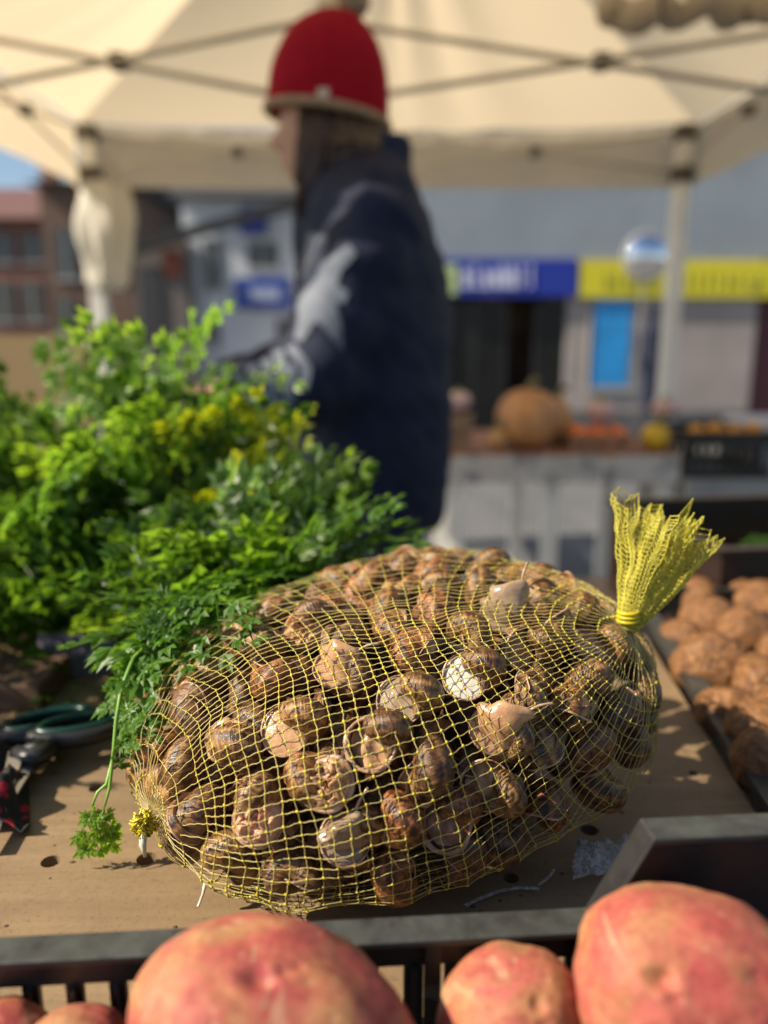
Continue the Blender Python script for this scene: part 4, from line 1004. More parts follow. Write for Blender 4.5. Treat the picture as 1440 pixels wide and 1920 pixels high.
def bunch(c, rad, n, label, yellow=0.0, root=True, zmin=-.15, lscale=1.0, big=False):
    c = Vector(c); t = thing('carrot_bunch', c, label, 'carrot greens', 'carrot bunches on the board')
    for i in range(n):
        a = rs.uniform(0, 2 * math.pi); z = rs.uniform(zmin, 1); q = math.sqrt(max(0, 1 - z * z)); rr_ = rs.uniform(.70, 1.0) if rs.random() < .8 else rs.uniform(.4, .7)
        dd = Vector((q * math.cos(a), q * math.sin(a), z)); tip = c + Vector((dd.x * rad[0], dd.y * rad[1], dd.z * rad[2])) * rr_
        dr = (dd * .75 + Vector((rs.uniform(-.45, .45), rs.uniform(-.45, .45), rs.uniform(.0, .5)))).normalized(); s = rs.uniform(.6, 1.0) * lscale; L = .15 * s
        base = tip - dr * L * .95 + Vector((0, 0, .12 * L))
        if base.z < .806: base.z = .806 + rs.uniform(0, .02)
        tone = (1, 1, 1)
        if rs.random() < yellow: tone = (2.1, 1.3, .7)
        elif rs.random() < .22: tone = (1.6, 1.4, 1.3)
        elif rs.random() < .14: tone = (2.0, 1.7, 2.6)  # pale tone puts leaf highlights, and pale undersides, into the colour
        elif rs.random() < .4: tone = (.5, .55, .6)
        put_frond(t, base, dr, s, rs.uniform(-.9, .9), tone, big)
    if root:
        for k in range(3):
            b = c + Vector((rs.uniform(-.04, .04), .03 * k, 0)); b.z = .822; a = rs.uniform(-.5, .5)
            m = MB(); m.tube([b + Vector((math.sin(a), math.cos(a), 0)) * u for u in (-.01, 0, .03, .08, .13, .15)], [.006, .014, .016, .012, .006, .001], 12); build(m, 'carrot', M_car, t)
    return t
bunch((-.46, .82, .84), (.22, .18, .25), 64, 'wide carrot top bunch at the far left edge of the stall')
bunch((-.33, .84, .85), (.15, .16, .235), 56, 'broad carrot top bunch left of the tallest one')
bunch((-.235, .80, .86), (.12, .14, .245), 56, 'tall carrot top bunch rising highest above the stall')
bunch((-.165, .76, .86), (.095, .10, .185), 44, 'yellowing carrot top bunch beside the jacket sleeve', .35)
bunch((-.115, .73, .84), (.085, .11, .115), 42, 'dark green carrot top bunch between jacket and net bag')
bunch((-.57, .50, .84), (.16, .14, .26), 64, 'unseen carrot top bunch added past the left edge to shade the greens')  # added out of view so its shadow falls on the low greens and scissors
bunch((-.36, .71, .84), (.19, .11, .17), 56, 'shaded carrot top bunch low at the left above the scissors')
bunch((-.24, .66, .83), (.12, .10, .12), 40, 'dense carrot top bunch in the middle of the pile')
bunch((-.108, .555, .885), (.085, .06, .085), 46, 'bright carrot top bunch draped against the back of the snail bag', .0, False, -.5, .85, True)
t = thing('carrot_sprig', at(560, 1010, .60), 'pale feathery carrot sprig reaching over the snail bag towards the jacket', 'sprig')
for (a, b_, c_, d_) in ((560, 1000, 770, 985), (580, 1010, 760, 1030), (600, 980, 720, 930), (560, 1030, 700, 1045)):
    p0, p1 = at(a, b_, .60), at(c_, d_, .585); put_frond(t, p0, p1 - p0 + Vector((0, 0, .015)), (p1 - p0).length / .15 * 1.0, rs.uniform(-.5, .5), (1.6, 1.5, 1.6), True)
t = thing('carrot_sprig', at(420, 1110, .50), 'dark feathery carrot sprig lying over the upper shoulder of the snail bag', 'sprig')
for (a, b_, c_, d_, Y0, Y1) in ((470, 1085, 400, 1180, .50, .415), (520, 1080, 250, 1160, .50, .43), (500, 1070, 330, 1120, .50, .45), (450, 1080, 470, 1180, .5, .43), (520, 1060, 560, 1130, .52, .46)):
    p0, p1 = at(a, b_, Y0), at(c_, d_, Y1); put_frond(t, p0, p1 - p0 + Vector((0, 0, .02)), (p1 - p0).length / .15 * 1.1, rs.uniform(-.4, .4), (1.3, 1.3, 1.0), True)
t = thing('carrot_sprig', at(330, 1180, .42), 'leafy carrot sprig draped down over the outer end of the snail bag', 'sprig')
for (a, b_, c_, d_) in ((400, 1110, 270, 1215), (390, 1120, 330, 1215), (340, 1150, 245, 1290), (420, 1100, 400, 1190), (320, 1160, 255, 1180)):
    p0 = Vector(bag_pick(a, b_)) + Vector((0, -.012, .012)); p1 = Vector(bag_pick(max(c_, 268), d_)); p1 = at(c_, d_, p1.y - .012)
    put_frond(t, p0, p1 - p0 + Vector((0, 0, .012)), (p1 - p0).length / .15 * 1.15, rs.uniform(-.5, .5), (1.3, 1.3, 1.0), True)
# sprig that hangs down in front of the board
t = thing('hanging_sprig', at(320, 1160, .44), 'thin carrot stalk hanging down over the outer end of the snail bag', 'sprig')
path = [at(340, 1165, .45), at(290, 1195, .42), at(250, 1235, .40), at(228, 1290, .385), at(218, 1350, .375), at(212, 1420, .37), at(205, 1480, .365), at(196, 1512, .362)]
m = MB(); m.tube(path, [.0014, .0013, .0013, .0012, .0011, .001, .0009, .0006], 8); build(m, 'stalk', M_stem, t)
m = MB(); m.tube([path[5], at(200, 1470, .367), at(183, 1485, .364), at(172, 1512, .36)], [.0009, .0009, .0008, .0006], 8); build(m, 'side_stalk', M_stem, t)
SPR = [frond(s + 40, .05, .0165, 3, .12, .25) for s in range(4)]
def leafspray(p, q, s, mesh_i, roll, tone=(1.5, 1.4, 1.2)):
    o = obj('leaf', SPR[mesh_i % 4], t); d = (q - p).normalized(); up = Vector((0, -.8, .3)); y = up.cross(d).normalized(); z = d.cross(y)
    o.location = p - wloc(t); o.rotation_euler = (Matrix((d, y, z)).transposed() @ Matrix.Rotation(roll, 3, 'X')).to_euler(); o.scale = (s,) * 3; o.color = (*tone, 1)
for k, (a, b_, c_, d_, Y0, s) in enumerate(((173,1510,180,1585,.36,.52),(196,1510,200,1560,.362,.35),(215,1400,240,1380,.37,.45),(212,1440,245,1420,.37,.40),(222,1330,260,1340,.378,.42),(235,1262,280,1250,.40,.55),(250,1235,225,1300,.40,.4),(280,1200,270,1270,.42,.6),(300,1190,310,1250,.42,.6),(225,1300,245,1350,.385,.4),(262,1220,300,1175,.405,.6))):
    leafspray(at(a, b_, Y0), at(c_, d_, Y0 - .004), s, k, rs.uniform(-.6, .6))
# leafy vegetables in the brown crate
lv = thing('leafy_vegetables', (.55, .95, .74), 'green leaves lying in the dark brown crate behind the walnuts', 'leaves')
for k in range(16): put_frond(lv, (rs.uniform(.40, .7), rs.uniform(.9, 1.05), .80), (rs.uniform(-1, 1), rs.uniform(-1, .4), rs.uniform(.0, .5)), rs.uniform(.5, .8), rs.uniform(-1, 1), (.8, .9, .8))

# ------------------------------------------------------------------ scissors and small things at the left
scs = thing('garden_scissors', atz(70, 1420, .80), 'garden scissors with green and black handles on the board', 'scissors')
M_sb = simple('scissor_black', (.015, .015, .016), .4); M_sg = simple('scissor_green', (.002, .026, .022), .35); M_steel = simple('blade_steel', (.42, .42, .43), .25, .1, 10, .9)
def loop(c, rx, ry, rot, z, rad, name, mat, par):
    pts = []
    for k in range(33):
        a = 2 * math.pi * k / 32; x, y = rx * math.cos(a), ry * math.sin(a); pts.append(Vector((c.x + x * math.cos(rot) - y * math.sin(rot), c.y + x * math.sin(rot) + y * math.cos(rot), z)))
    return build(MB().tube(pts, rad, 10, False), name, mat, par)
for (a, b_, rot, z) in ((88, 1360, .55, .812), (152, 1366, .45, .816)):
    c = atz(a, b_, z); hl = loop(c, .029, .014, rot, z, .006, 'handle', M_sb, scs); loop(c + Vector((0, 0, .004)), .026, .011, rot, z + .0045, .0035, 'grip_inlay', M_sg, hl)
p0, p1 = atz(60, 1420, .812), atz(-30, 1590, .806)
d = (p1 - p0).normalized(); s = d.cross(Vector((0, 0, 1))).normalized()
m = MB(); m.prism([p0 + s * .006, p0 - s * .006, p1 - s * .001, p1 + s * .001], (0, 0, .002)); build(m, 'blade', M_steel, scs, False)
p0b = p0 + s * .009 + Vector((0, 0, .003)); m = MB(); m.prism([p0b + s * .005, p0b - s * .005, p1 - s * .006, p1 - s * .003], (0, 0, .002)); build(m, 'blade', M_steel, scs, False)
build(MB().tube([atz(118, 1378, .813), atz(70, 1408, .813), p0], [.007, .008, .007], 10), 'shank', M_sb, scs)
build(MB().tube([atz(100, 1400, .817), atz(60, 1425, .815), p0b], [.006, .007, .006], 10), 'shank', M_sb, scs)
build(MB().lathe([(.005, .0), (.005, .004), (.001, .005)], p0 + Vector((0, 0, .004)), 14), 'pivot', M_steel, scs)
def cloth_mat():
    m_, nt, b = new_mat('dotted_cloth'); c = coord(nt); v = N(nt, 'ShaderNodeTexVoronoi'); v.inputs['Scale'].default_value = 95; nt.links.new(c, v.inputs['Vector'])
    nt.links.new(ramp(nt, v.outputs['Distance'], [(.30, (.35, .01, .03)), (.36, (.012, .012, .012))]), b.inputs['Base Color']); b.inputs['Roughness'].default_value = .8; return m_
m = MB(); rings = []
for i in range(14):
    row = []
    for j in range(20):
        p = atz(-160 + 215 * i / 13, 1430 + 130 * j / 19, .803); row.append(p + Vector((0, 0, .012 + .009 * math.sin(i * .9 + j * .4) + .004 * math.sin(j * 1.1))) * (1 if i < 13 else .9))
    rings.append([Vector((q.x, q.y, max(.803, q.z - (0 if i < 12 else .012)))) for q in row])
m.loft(rings, False, False); o = build(m, 'dotted_cloth', cloth_mat(), None, True, origin=atz(-60, 1500, .8)); sm = o.modifiers.new('t', 'SOLIDIFY'); sm.thickness = .0015
tag(o, 'crumpled black cloth with red dots under the scissors at the picture edge', 'cloth')
m = MB(); m.box((-.75, .54, .801), (-.26, .60, .822)); tag(bevel(build(m, 'cardboard_box', simple('brown_cardboard', (.11, .06, .035), .8), None, False), .002), 'low brown cardboard box under the shaded greens behind the scissors', 'box')
# grey-violet paper pieces under the greens
m = MB(); q = at(130, 1275, .60); m.add([q + Vector((-.035, 0, -.035)), q + Vector((.03, .005, -.035)), q + Vector((.035, .02, .03)), q + Vector((-.03, .02, .035)), q + Vector((0, .004, 0))], [(0, 1, 4), (1, 2, 4), (2, 3, 4), (3, 0, 4)])
o = build(m, 'wrapping_paper', simple('violet_paper', (.16, .13, .17), .8), None, False, origin=q); o.modifiers.new('t', 'SOLIDIFY').thickness = .002; tag(o, 'grey violet wrapping paper showing under the carrot greens', 'paper')

# clear film scrap and loose plastic thread on the board
def film_mat():
    m_, nt, b = new_mat('clear_film'); c = coord(nt)
    b.inputs['Base Color'].default_value = (.5, .49, .47, 1); b.inputs['Roughness'].default_value = .3; b.inputs['Specular IOR Level'].default_value = .8
    tp = N(nt, 'ShaderNodeBsdfTransparent'); mx = N(nt, 'ShaderNodeMixShader'); nt.links.new(ramp(nt, noise_tex(nt, c, 260, 4, .7, 1.0), [(.4, (.25,)*3), (.65, (.8,)*3)]), mx.inputs[0])
    nt.links.new(tp.outputs[0], mx.inputs[1]); nt.links.new(b.outputs[0], mx.inputs[2]); nt.links.new(mx.outputs[0], nt.nodes['Material Output'].inputs[0])
    bump(nt, b, noise_tex(nt, c, 300, 3, .6, 1.0), .8, .002); return m_
M_film = film_mat()
m = MB(); rings = []
for i in range(18):
    row = []
    for j in range(12):
        u, v = i / 17, j / 11; p = atz(1082 + 125 * u - 10 * v, 1602 + 62 * v - 22 * u, .801); n = noise.noise(Vector((u * 5, v * 5, 3)))
        row.append(p + Vector((.002 * noise.noise(Vector((u * 7, v * 7, 8))), 0, .004 + .012 * abs(n) + .007 * math.sin(math.pi * v) * (1 - u))))
    rings.append(row)
m.loft(rings, False, False); tag(build(m, 'plastic_film', M_film, None, True, origin=atz(1140, 1640, .8)), 'crumpled scrap of clear plastic film beside the crate rim', 'film')
m = MB(); pth = []
for k in range(24):
    t_ = k / 23; q = atz(872 + 140 * t_, 1698 - 18 * math.sin(t_ * 2.6) - 22 * t_, .8035); pth.append(q)
m.tube(pth, .0012, 6, True, .5); q = atz(1010, 1660, .8035)
m.tube([q, atz(1028, 1645, .806), atz(1040, 1630, .810)], .0008, 5); tag(build(m, 'plastic_strap', M_film, None, True, origin=atz(940, 1680, .8)), 'thin clear plastic strap curled on the board under the bag', 'strap')

cmb = MB(); rc_ = random.Random(12)
for k in range(170):
    q = Vector((rc_.uniform(-.30, .20), rc_.uniform(.27, .60), .8)); r_ = rc_.choice((.0005, .0007, .001, .0016)) * rc_.uniform(.7, 1.2)
    cmb.add([q + Vector((v.x * r_ * rc_.uniform(.8, 1.8), v.y * r_, max(-.0002, v.z * r_ * .6))) for v in kv], kf)
o = build(cmb, 'soil_crumbs', simple('dry_soil', (.10, .06, .035), .9, .5, 200), None, False); o['kind'] = 'stuff'; tag(o, 'dry soil crumbs scattered over the plywood board', 'crumbs')
# ------------------------------------------------------------------ front crate of potatoes
cr = thing('potato_crate', (0.0, .08, .72), 'black plastic crate holding red potatoes at the front', 'crate')
CA = math.atan2(.015, .212)         # the rim runs slightly away to the right
def cw(x, y, z):                     # crate coordinates: x along the rim, y into the wall
    return Vector((x * math.cos(CA) - y * math.sin(CA), .2555 + x * math.sin(CA) + y * math.cos(CA), z))
CM = Matrix.Translation((0, .2555, 0)) @ Matrix.Rotation(CA, 4, 'Z')
ZR, ZH = .856, .894
m = MB(); xr0, xr1 = -.36, .36
xs0, xs1 = .079, .0985             # where the wall steps up
# rim strip, 12 mm deep, following the step
prof = [(xr0, ZR), (xs0, ZR), (xs1, ZH), (xr1, ZH)]
def strip(y0, y1, dz0, dz1, name):
    mm_ = MB(); rings = [[cw(x, y0, z + dz0), cw(x, y1, z + dz0), cw(x, y1, z + dz1), cw(x, y0, z + dz1)] for x, z in prof]
    mm_.loft(rings); o = build(mm_, name, M_crate, cr, False); return bevel(o, .0012, 2)
strip(-.0115, .002, -.003, 0, 'rim'); 
mm_ = MB(); poly = [cw(xr0, -.004, ZR - .017), cw(xr1, -.004, ZR - .017), cw(xr1, -.004, ZH - .0035), cw(xs1 + .001, -.004, ZH - .0035), cw(xs0 + .001, -.004, ZR - .0035), cw(xr0, -.004, ZR - .0035)]
nv = cw(0, .003, 0) - cw(0, 0, 0)
mm_.prism(poly, nv); build(mm_, 'back_wall', M_crate, cr, False)
mm_ = MB(); mm_.box((xr0, -.004, .70), (xr1, -.001, .795), CM); build(mm_, 'lower_wall', M_crate, cr, False)
x = xr0 + .004
while x < xr1 - .006:
    wd = .0062
    if .006 < x < .022: wd = .0075
    mm_ = MB(); mm_.box((x, -.0038, .7955), (x + wd, -.0012, ZR - .0175), CM); mm_.box((x + wd * .35, -.007, .7955), (x + wd * .65, -.0038, ZR - .0175), CM); build(mm_, 'slat', M_crate, cr, False)
    x += .0158
for xx in (-.058, .018, .075):
    mm_ = MB(); mm_.box((xx - .003, -.0085, .7955), (xx + .003, -.0042, ZR - .0035), CM); build(mm_, 'rib', M_crate, cr, False)
for s in (-1, 1):
    mm_ = MB(); mm_.box((s * .36 - .002, -.40, .70), (s * .36 + .002, -.0045, ZR), CM); build(mm_, 'side_wall', M_crate, cr, False)
mm_ = MB(); mm_.box((-.357, -.40, .70), (.357, -.005, .704), CM); build(mm_, 'bottom', M_crate, cr, False)
mm_ = MB(); mm_.box((-.36, -.404, .70), (.36, -.4005, ZR - .05), CM); build(mm_, 'front_wall', M_crate, cr, False)
build(MB().box((-.40, -.2, 0.0), (.40, .24, .698)), 'x', simple('crate_bench_wood', (.2, .12, .07), .7), None, False).name = 'display_bench'
tag(bpy.data.objects['display_bench'], 'low wooden bench under the front potato crate', 'bench')
pv, pf = icosphere(6)
def potato(c, r3, rot, seed, label, eyes=()):
    m = MB(); V = []; off = Vector((seed * 5.7, seed * 2.1, 0)); r3 = Vector(r3); ri = Matrix.Identity(3)
    from mathutils import Euler
    ri = Euler(rot).to_matrix().transposed(); ee = []
    for (ex, w_, dp) in eyes:
        l_ = ri @ Vector(ex); ee.append((Vector((l_.x / r3.x, l_.y / r3.y, l_.z / r3.z)).normalized(), w_, dp))
    eyes = ee
    for p in pv:
        q = p.copy(); r_ = 1 + .10 * noise.noise(p * 1.1 + off) + .035 * noise.noise(p * 2.7 + off) + .006 * noise.noise(p * 9 + off)
        for (ex, w_, dp) in eyes:
            e_ = Vector(ex).normalized(); dd = (p - e_).length; r_ -= dp * math.exp(-(dd / w_) ** 2) - dp * .15 * math.exp(-((dd - w_ * 1.5) / (w_ * .6)) ** 2)
        V.append(Vector((q.x * r3.x, q.y * r3.y, q.z * r3.z)) * r_)
    m.add(V, pf); me = m.mesh('potato', M_potato, True, None, False); o = obj('potato', me, None, c); o.rotation_euler = rot
    return tag(o, label, 'potato', 'potatoes in the front crate')
def cpt(px_, py_, d): return CAM + sight(px_, py_) * d
potato(cpt(520, 1956, .250), (.0480, .036, .035), (.2, .30, -.1), 1, 'big red potato nearest the camera with a deep eye in its middle', (((-.004, -.009, .034), .10, .085), ((.004, -.006, .034), .06, .05), ((.008, -.004, .034), .05, .04), ((.030, -.02, .02), .10, .03)))
potato(cpt(1300, 1842, .258), (.0415, .033, .0275), (.1, .10, .15), 2, 'plump red potato in front of the raised crate corner with a dark eye', (((-.020, -.020, .020), .10, .10), ((-.016, -.023, .016), .06, .05), ((.012, -.02, .02), .10, .03)))
potato(cpt(960, 1935, .270), (.0260, .026, .030), (.1, .1, .6), 3, 'small orange red potato between the two big ones', (((.006, -.014, .026), .09, .05), ((.007, -.018, .020), .09, .04)))
potato(cpt(10, 1972, .272), (.017, .018, .014), (.0, .5, .2), 4, 'small potato half cut off at the corner behind the slots', ())
potato(cpt(135, 1985, .270), (.020, .017, .015), (.0, -.1, .3), 5, 'small flat potato below the slotted wall beside the biggest one', ())
for i, (x, y, z) in enumerate(((-.10, .16, .79), (.0, .15, .79), (.10, .16, .79), (.2, .17, .80), (-.2, .16, .79), (.06, .20, .795), (-.16, .21, .795), (.17, .22, .80))):
    o = potato((x, y, z), (.04, .034, .032), (i, i * 2, i), 10 + i, 'red potato lower in the front crate under the others', ()); o['group'] = 'potatoes lower in the crate'

# ------------------------------------------------------------------ the person behind the stall
PY = 1.60
def ell(c, hx, hy, n=28, wr=0.0, seed=0):
    return [Vector((c[0] + hx * math.cos(2*math.pi*k/n) * (1 + wr * math.sin(3 * 2*math.pi*k/n + seed * 1.7)), c[1] + hy * math.sin(2*math.pi*k/n), c[2])) for k in range(n)]
body = MB()
# head: side profile faces -x
hc = Vector((-.104, PY, 1.495)); hr = []
for i in range(30):
    v = -1 + 2 * i / 29; z = hc.z + .125 * v; q = math.sqrt(max(.0, 1 - v * v)); row = []
    bl = .094 * max(.06, q ** .75); wd = .074 * max(.06, q ** .7) * (1 - .18 * max(0, -v)); sh_ = -.012 * max(0, -v)
    for k in range(36):
        a = 2 * math.pi * k / 36; x = -math.cos(a); y = math.sin(a); f = max(0, math.cos(a)) ** 14; px2 = hc.x + sh_ + x * bl; 
        prof_ = 0
        prof_ -= .026 * math.exp(-((v + .32) / .12) ** 2) + .010 * math.exp(-((v + .12) / .14) ** 2)     # nose
        prof_ -= .012 * math.exp(-((v + .60) / .05) ** 2) + .010 * math.exp(-((v + .70) / .05) ** 2)     # lips
        prof_ -= .013 * math.exp(-((v + .90) / .09) ** 2)                                                # chin
        prof_ += .007 * math.exp(-((v + .08) / .07) ** 2)
        row.append(Vector((px2 + prof_ * f, hc.y + y * wd, z)))
    hr.append(row)
body.loft(hr)
for s in (-1, 1):   # ears
    body.tube([(hc.x + .01, PY + s * .070, 1.455), (hc.x + .018, PY + s * .078, 1.475), (hc.x + .018, PY + s * .080, 1.50), (hc.x + .004, PY + s * .076, 1.512)], [.006, .009, .011, .007], 8)
body.tube([(-.07, PY, 1.44), (-.05, PY, 1.36), (-.045, PY, 1.28)], [.056, .055, .07], 18)
body.loft([ell((-.03, PY, z), hx, hy) for z, hx, hy in ((.80, .11, .16), (.95, .10, .145), (1.1, .10, .15), (1.25, .10, .17), (1.32, .07, .12))])
YA = 1.40
def armpath(s):
    if s < 0: return [at(705, 415, 1.44), at(650, 570, 1.40), at(592, 715, 1.37), at(520, 745, 1.32), at(440, 738, 1.27), at(405, 745, 1.24)]
    return [Vector((-.05, 1.78, 1.33)), Vector((-.09, 1.82, 1.17)), Vector((-.15, 1.82, 1.04)), Vector((-.25, 1.78, 1.01)), Vector((-.33, 1.72, .99)), Vector((-.36, 1.7, .985))]
for s in (-1, 1):
    ap = armpath(s); body.tube(ap, [.05, .045, .04, .036, .03, .026], 12)
    h0 = ap[-1]; dr = (ap[-1] - ap[-2]).normalized(); sd_ = dr.cross(Vector((0, 0, 1))).normalized(); up = sd_.cross(dr)
    body.tube([h0, h0 + dr * .04, h0 + dr * .08], [.026, .036, .032], 12, True, .5)
    for f_, (o_, L_) in enumerate(((-.026, .055), (-.009, .068), (.009, .064), (.025, .05))):
        b0 = h0 + dr * .078 + sd_ * o_; body.tube([b0 - dr * .015, b0 + dr * L_ * .4 - up * .004, b0 + dr * L_ * .75 - up * .016, b0 + dr * L_ * .9 - up * .03], [.0095, .009, .0082, .007], 8)
    b0 = h0 + dr * .025 + sd_ * .03 * s; body.tube([b0 - sd_ * .012 * s, b0 + dr * .03 + sd_ * .02 * s - up * .008, b0 + dr * .055 + sd_ * .018 * s - up * .02], [.012, .010, .008], 8)
for s in (-1, 1):
    body.tube([(-.02, PY + s * .09, .86), (-.03, PY + s * .095, .5), (-.015, PY + s * .10, .12), (-.02, PY + s * .10, .06)], [.085, .06, .045, .045], 14)
    body.tube([(.02, PY + s * .10, .04), (-.10, PY + s * .105, .035), (-.20, PY + s * .115, .03)], [.04, .045, .03], 12)
person = remeshed(body, 'person', M_skin, .006, None, (-.03, PY, 0), 2)
tag(person, 'person in red knit hat and navy jacket reaching over the stall', 'person')
jk = MB(); J = [(.70, -.020, .130, .19), (.74, -.022, .150, .21), (.85, -.026, .166, .225), (1.0, -.024, .166, .235), (1.13, -.026, .160, .238), (1.24, -.030, .143, .235), (1.32, -.040, .130, .215), (1.37, -.045, .112, .175), (1.405, -.045, .098, .125), (1.43, -.036, .090, .098), (1.452, -.030, .086, .090), (1.462, -.028, .080, .084)]
rings = []
for i, (z, cx, hx, hy) in enumerate(J): rings.append(ell((cx, PY, z), hx, hy, 40, .025, i))
jk.loft(rings)
for s in (-1, 1):
    ap = armpath(s); ap = [ap[0].lerp(ap[1], -.25)] + ap
    P2 = []; R2 = []; rad_ = [.075, .092, .086, .082, .070, .058, .050]
    for i in range(len(ap) - 1):
        for u_ in range(5):
            t_ = u_ / 5; P2.append(ap[i].lerp(ap[i+1], t_)); bse = rad_[i] * (1 - t_) + rad_[i+1] * t_; R2.append(bse * (1 + .055 * math.sin((i * 5 + u_) * 1.9 + s) + .03 * math.sin((i * 5 + u_) * 3.7)))
    jk.tube(P2, R2, 22)
jacket = remeshed(jk, 'jacket', M_jacket, .009, person, None, 5)
# cloth folds
bmj = bmesh.new(); bmj.from_mesh(jacket.data); bmj.normal_update()
for v in bmj.verts:
    w_ = v.co + wloc(person); f_ = noise.noise(Vector((w_.x * 9, w_.y * 9, w_.z * 16))) + .5 * noise.noise(Vector((w_.x * 22, w_.y * 22, w_.z * 30 + w_.x * 20)))
    v.co += v.normal * (.010 * f_)
bmj.to_mesh(jacket.data); bmj.free()
bvh = None
bm2 = bmesh.new(); bm2.from_mesh(jacket.data); bmesh.ops.transform(bm2, matrix=Matrix.Translation(wloc(person)), verts=bm2.verts); bvh = BVHTree.FromBMesh(bm2)
def onsleeve(px_, py_):
    p = at(px_, py_, 1.0); d = (p - CAM).normalized(); hit = bvh.ray_cast(p, d)
    return (hit[0] + hit[1] * .0022) if hit[0] else None
pr = MB()
def stroke(pts, wds):
    P = []
    for i in range(len(pts) - 1):
        nseg = max(2, int(math.dist(pts[i], pts[i+1]) / 8))
        for k in range(nseg + (1 if i == len(pts) - 2 else 0)):
            t_ = k / nseg; P.append((pts[i][0] + (pts[i+1][0]-pts[i][0]) * t_, pts[i][1] + (pts[i+1][1]-pts[i][1]) * t_, wds[i] + (wds[i+1]-wds[i]) * t_))
    rows = []
    for i, (x, y, w_) in enumerate(P):
        a, b_ = P[max(0, i-1)], P[min(len(P)-1, i+1)]; dx, dy = b_[0]-a[0], b_[1]-a[1]; l = math.hypot(dx, dy) or 1; nx, ny = -dy / l, dx / l
        row = [onsleeve(x + nx * w_ * s * 1.15, y + ny * w_ * s * 1.15) for s in (-1, -.5, 0, .5, 1)]
        if all(r_ is not None for r_ in row) and max((row[k] - row[k+1]).length for k in range(4)) < .09: rows.append(row)
        else:
            if len(rows) > 1: pr.loft(rows, False, False)
            rows = []
    if len(rows) > 1: pr.loft(rows, False, False)
for pts, w_ in (([(598, 440), (588, 500), (600, 570), (625, 610), (640, 655)], [16, 15, 26, 14, 3]), ([(662, 468), (628, 498), (600, 540), (565, 590)], [10, 14, 26, 16]), ([(575, 505), (600, 540), (650, 560)], [10, 20, 10]),
                ([(560, 500), (552, 570), (535, 620), (515, 655)], [10, 12, 13, 10]), ([(600, 560), (575, 600), (560, 640)], [18, 14, 6]),
                ([(545, 650), (575, 690), (570, 728), (548, 720), (545, 685)], [7, 8, 8, 7, 6]), ([(520, 650), (530, 700), (545, 745), (530, 762)], [8, 9, 9, 6]), ([(498, 668), (505, 720), (520, 765)], [8, 10, 8]), ([(470, 690), (482, 725), (500, 758)], [9, 10, 9]), ([(440, 705), (462, 738), (500, 765)], [8, 10, 10]), ([(505, 660), (480, 690), (455, 715)], [6, 8, 6])):
    stroke(pts, w_)
pm = build(pr, 'sleeve_print', M_print, person); pm.parent = jacket; pm.location = (0, 0, 0); 
tsr = MB()
for s in (-1, 1): tsr.tube([(-.015, PY + s * .085, .88), (-.02, PY + s * .09, .70), (-.03, PY + s * .095, .5), (-.01, PY + s * .10, .2), (-.01, PY + s * .10, .07)], [.11, .105, .085, .07, .07], 20)
remeshed(tsr, 'trousers', M_jeans, .01, person, None, 3)
shm = MB()
for s in (-1, 1): shm.tube([(.06, PY + s * .10, .05), (.0, PY + s * .10, .055), (-.10, PY + s * .105, .048), (-.20, PY + s * .115, .038), (-.235, PY + s * .12, .03)], [.03, .052, .052, .045, .02], 14)
build(shm, 'shoes', M_blackp, person)
# hat
hat = MB(); rings = []
HC = Vector((-.108, PY, 0))
for i in range(26):
    t_ = i / 25; row = []
    for k in range(56):
        a = 2 * math.pi * k / 56; prf = (1 - t_ ** 2.6) ** .5 if t_ < 1 else .02; prf = max(.03, prf); x = math.cos(a)
        zb = 1.502 - .016 * x; zt_ = 1.688 - .0 * x
        row.append(Vector((HC.x + .012 * t_ + .1155 * prf * x * (1 + .006 * math.sin(a * 28)), PY + .097 * prf * math.sin(a) * (1 + .006 * math.sin(a * 28)), zb + (zt_ - zb) * t_ + .003 * noise.noise(Vector((x * 3, a, t_ * 4))))))
    rings.append(row)
hat.loft(rings); ho = build(hat, 'knit_hat', M_hat, person)
bd = MB(); bd.tube([(HC.x + .116 * math.cos(a), PY + .0975 * math.sin(a), 1.501 - .016 * math.cos(a)) for a in [k * math.pi / 24 for k in range(49)]], .0085, 10, False); build(bd, 'hat_edge', M_band, ho)
pb = MB(); V = []
for p in pv[:]: V.append(Vector((HC.x + .052, PY, 1.703)) + p * (.029 + .004 * noise.noise(p * 14)))
pb.add(V, pf); build(pb, 'pompom', M_pom, ho)
lb_ = MB()
bmh = BVHTree.FromPolygons([Vector(v) for v in hat.v], hat.f)
rows = []
for i in range(6):
    row = []
    for j in range(3):
        p = at(590 + 11 * j + (5 - i) * 1.2, 165 + 40 * i / 5, 1.2); h_ = bmh.ray_cast(p, (p - CAM).normalized()); row.append(h_[0] + (CAM - h_[0]).normalized() * .0035)
    rows.append(row)
lb_.loft(rows, False, False); build(lb_, 'hat_label', simple('cream_label', (.5, .42, .33), .8), ho)
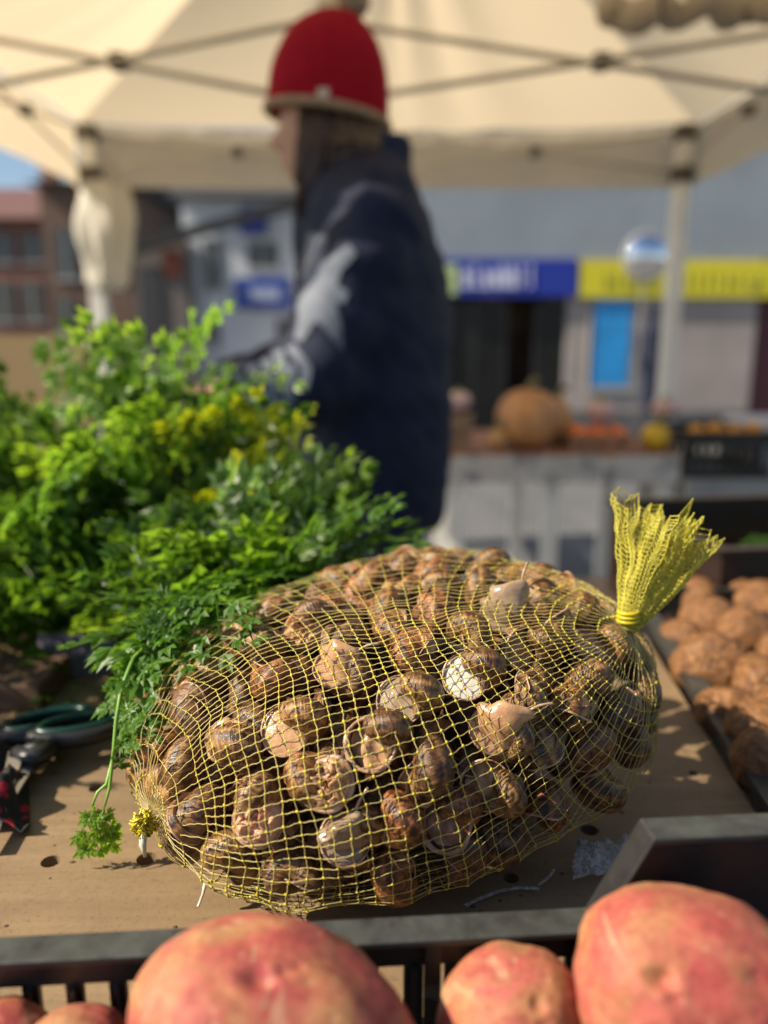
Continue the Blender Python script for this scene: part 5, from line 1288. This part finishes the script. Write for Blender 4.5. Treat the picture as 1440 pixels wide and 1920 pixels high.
# hair: strands from under the hat down over the collar and the front of the shoulder
hb = MB(); rh = random.Random(4)
for k in range(230):
    s = rh.choice((-1, -1, 1)); u_ = rh.random(); a = R(-35 + 150 * u_)
    x0 = HC.x + .098 * math.sin(a - R(40)) * 1.0; x0 = -.150 + .15 * u_; y0 = PY + s * math.sqrt(max(.0004, 1 - ((x0 - HC.x) / .108) ** 2)) * .080 * rh.uniform(.88, 1.03)
    front = u_ < .42
    x1 = x0 + rh.uniform(-.012, .012); x2 = (-.150 + rh.uniform(-.012, .03)) if front else (x0 * .75 - .03 + rh.uniform(-.015, .015)); z2 = rh.uniform(1.30, 1.37) if front else rh.uniform(1.37, 1.43)
    y2 = PY + s * rh.uniform(.112, .124); hb.tube([(x0, y0, 1.515), (x1, y0 + s * .010, 1.468), ((x1 + x2) / 2, PY + s * rh.uniform(.100, .110), 1.43), ((x1 + 2 * x2) / 3, PY + s * rh.uniform(.110, .120), (1.43 + z2) / 2), (x2, y2, z2)], [.0055, .0062, .006, .005, .002], 6)
build(hb, 'hair', M_hair, person)
for s in (-1, 1):
    m = MB(); m.tube([(hc.x - .084, PY + s * .026, 1.489), (hc.x - .080, PY + s * .034, 1.492), (hc.x - .072, PY + s * .044, 1.489)], [.002, .004, .002], 8); build(m, 'eyelashes', M_hair, person)

# a far passer-by in dark navy in front of the shop
FY = 12.5; fb_ = at(1215, 760, FY)
fm = MB(); fx = fb_.x
fm.loft([ell((fx, FY, z), a, b_, 18) for z, a, b_ in ((.05, .10, .09), (.5, .14, .12), (.85, .19, .14), (1.1, .18, .13), (1.3, .20, .13), (1.42, .13, .10), (1.48, .06, .06), (1.53, .055, .06))])
fm.lathe([(.01, 1.76), (.07, 1.73), (.09, 1.65), (.085, 1.57), (.05, 1.51), (.03, 1.5)], (fx, FY, 0), 16)
for s in (-1, 1): fm.tube([(fx + s * .2, FY, 1.36), (fx + s * .24, FY, 1.1), (fx + s * .22, FY - .08, .85), (fx + s * .21, FY - .1, .78)], [.06, .055, .045, .04], 10)
fo = remeshed(fm, 'person', simple('far_navy_coat', (.012, .016, .04), .8), .02, None, (fx, FY, 0), 3)
tag(fo, 'distant person in dark navy coat beside the blue poster', 'person')
print('snails', NOUT, len(inner), 'objs', len(bpy.data.objects))
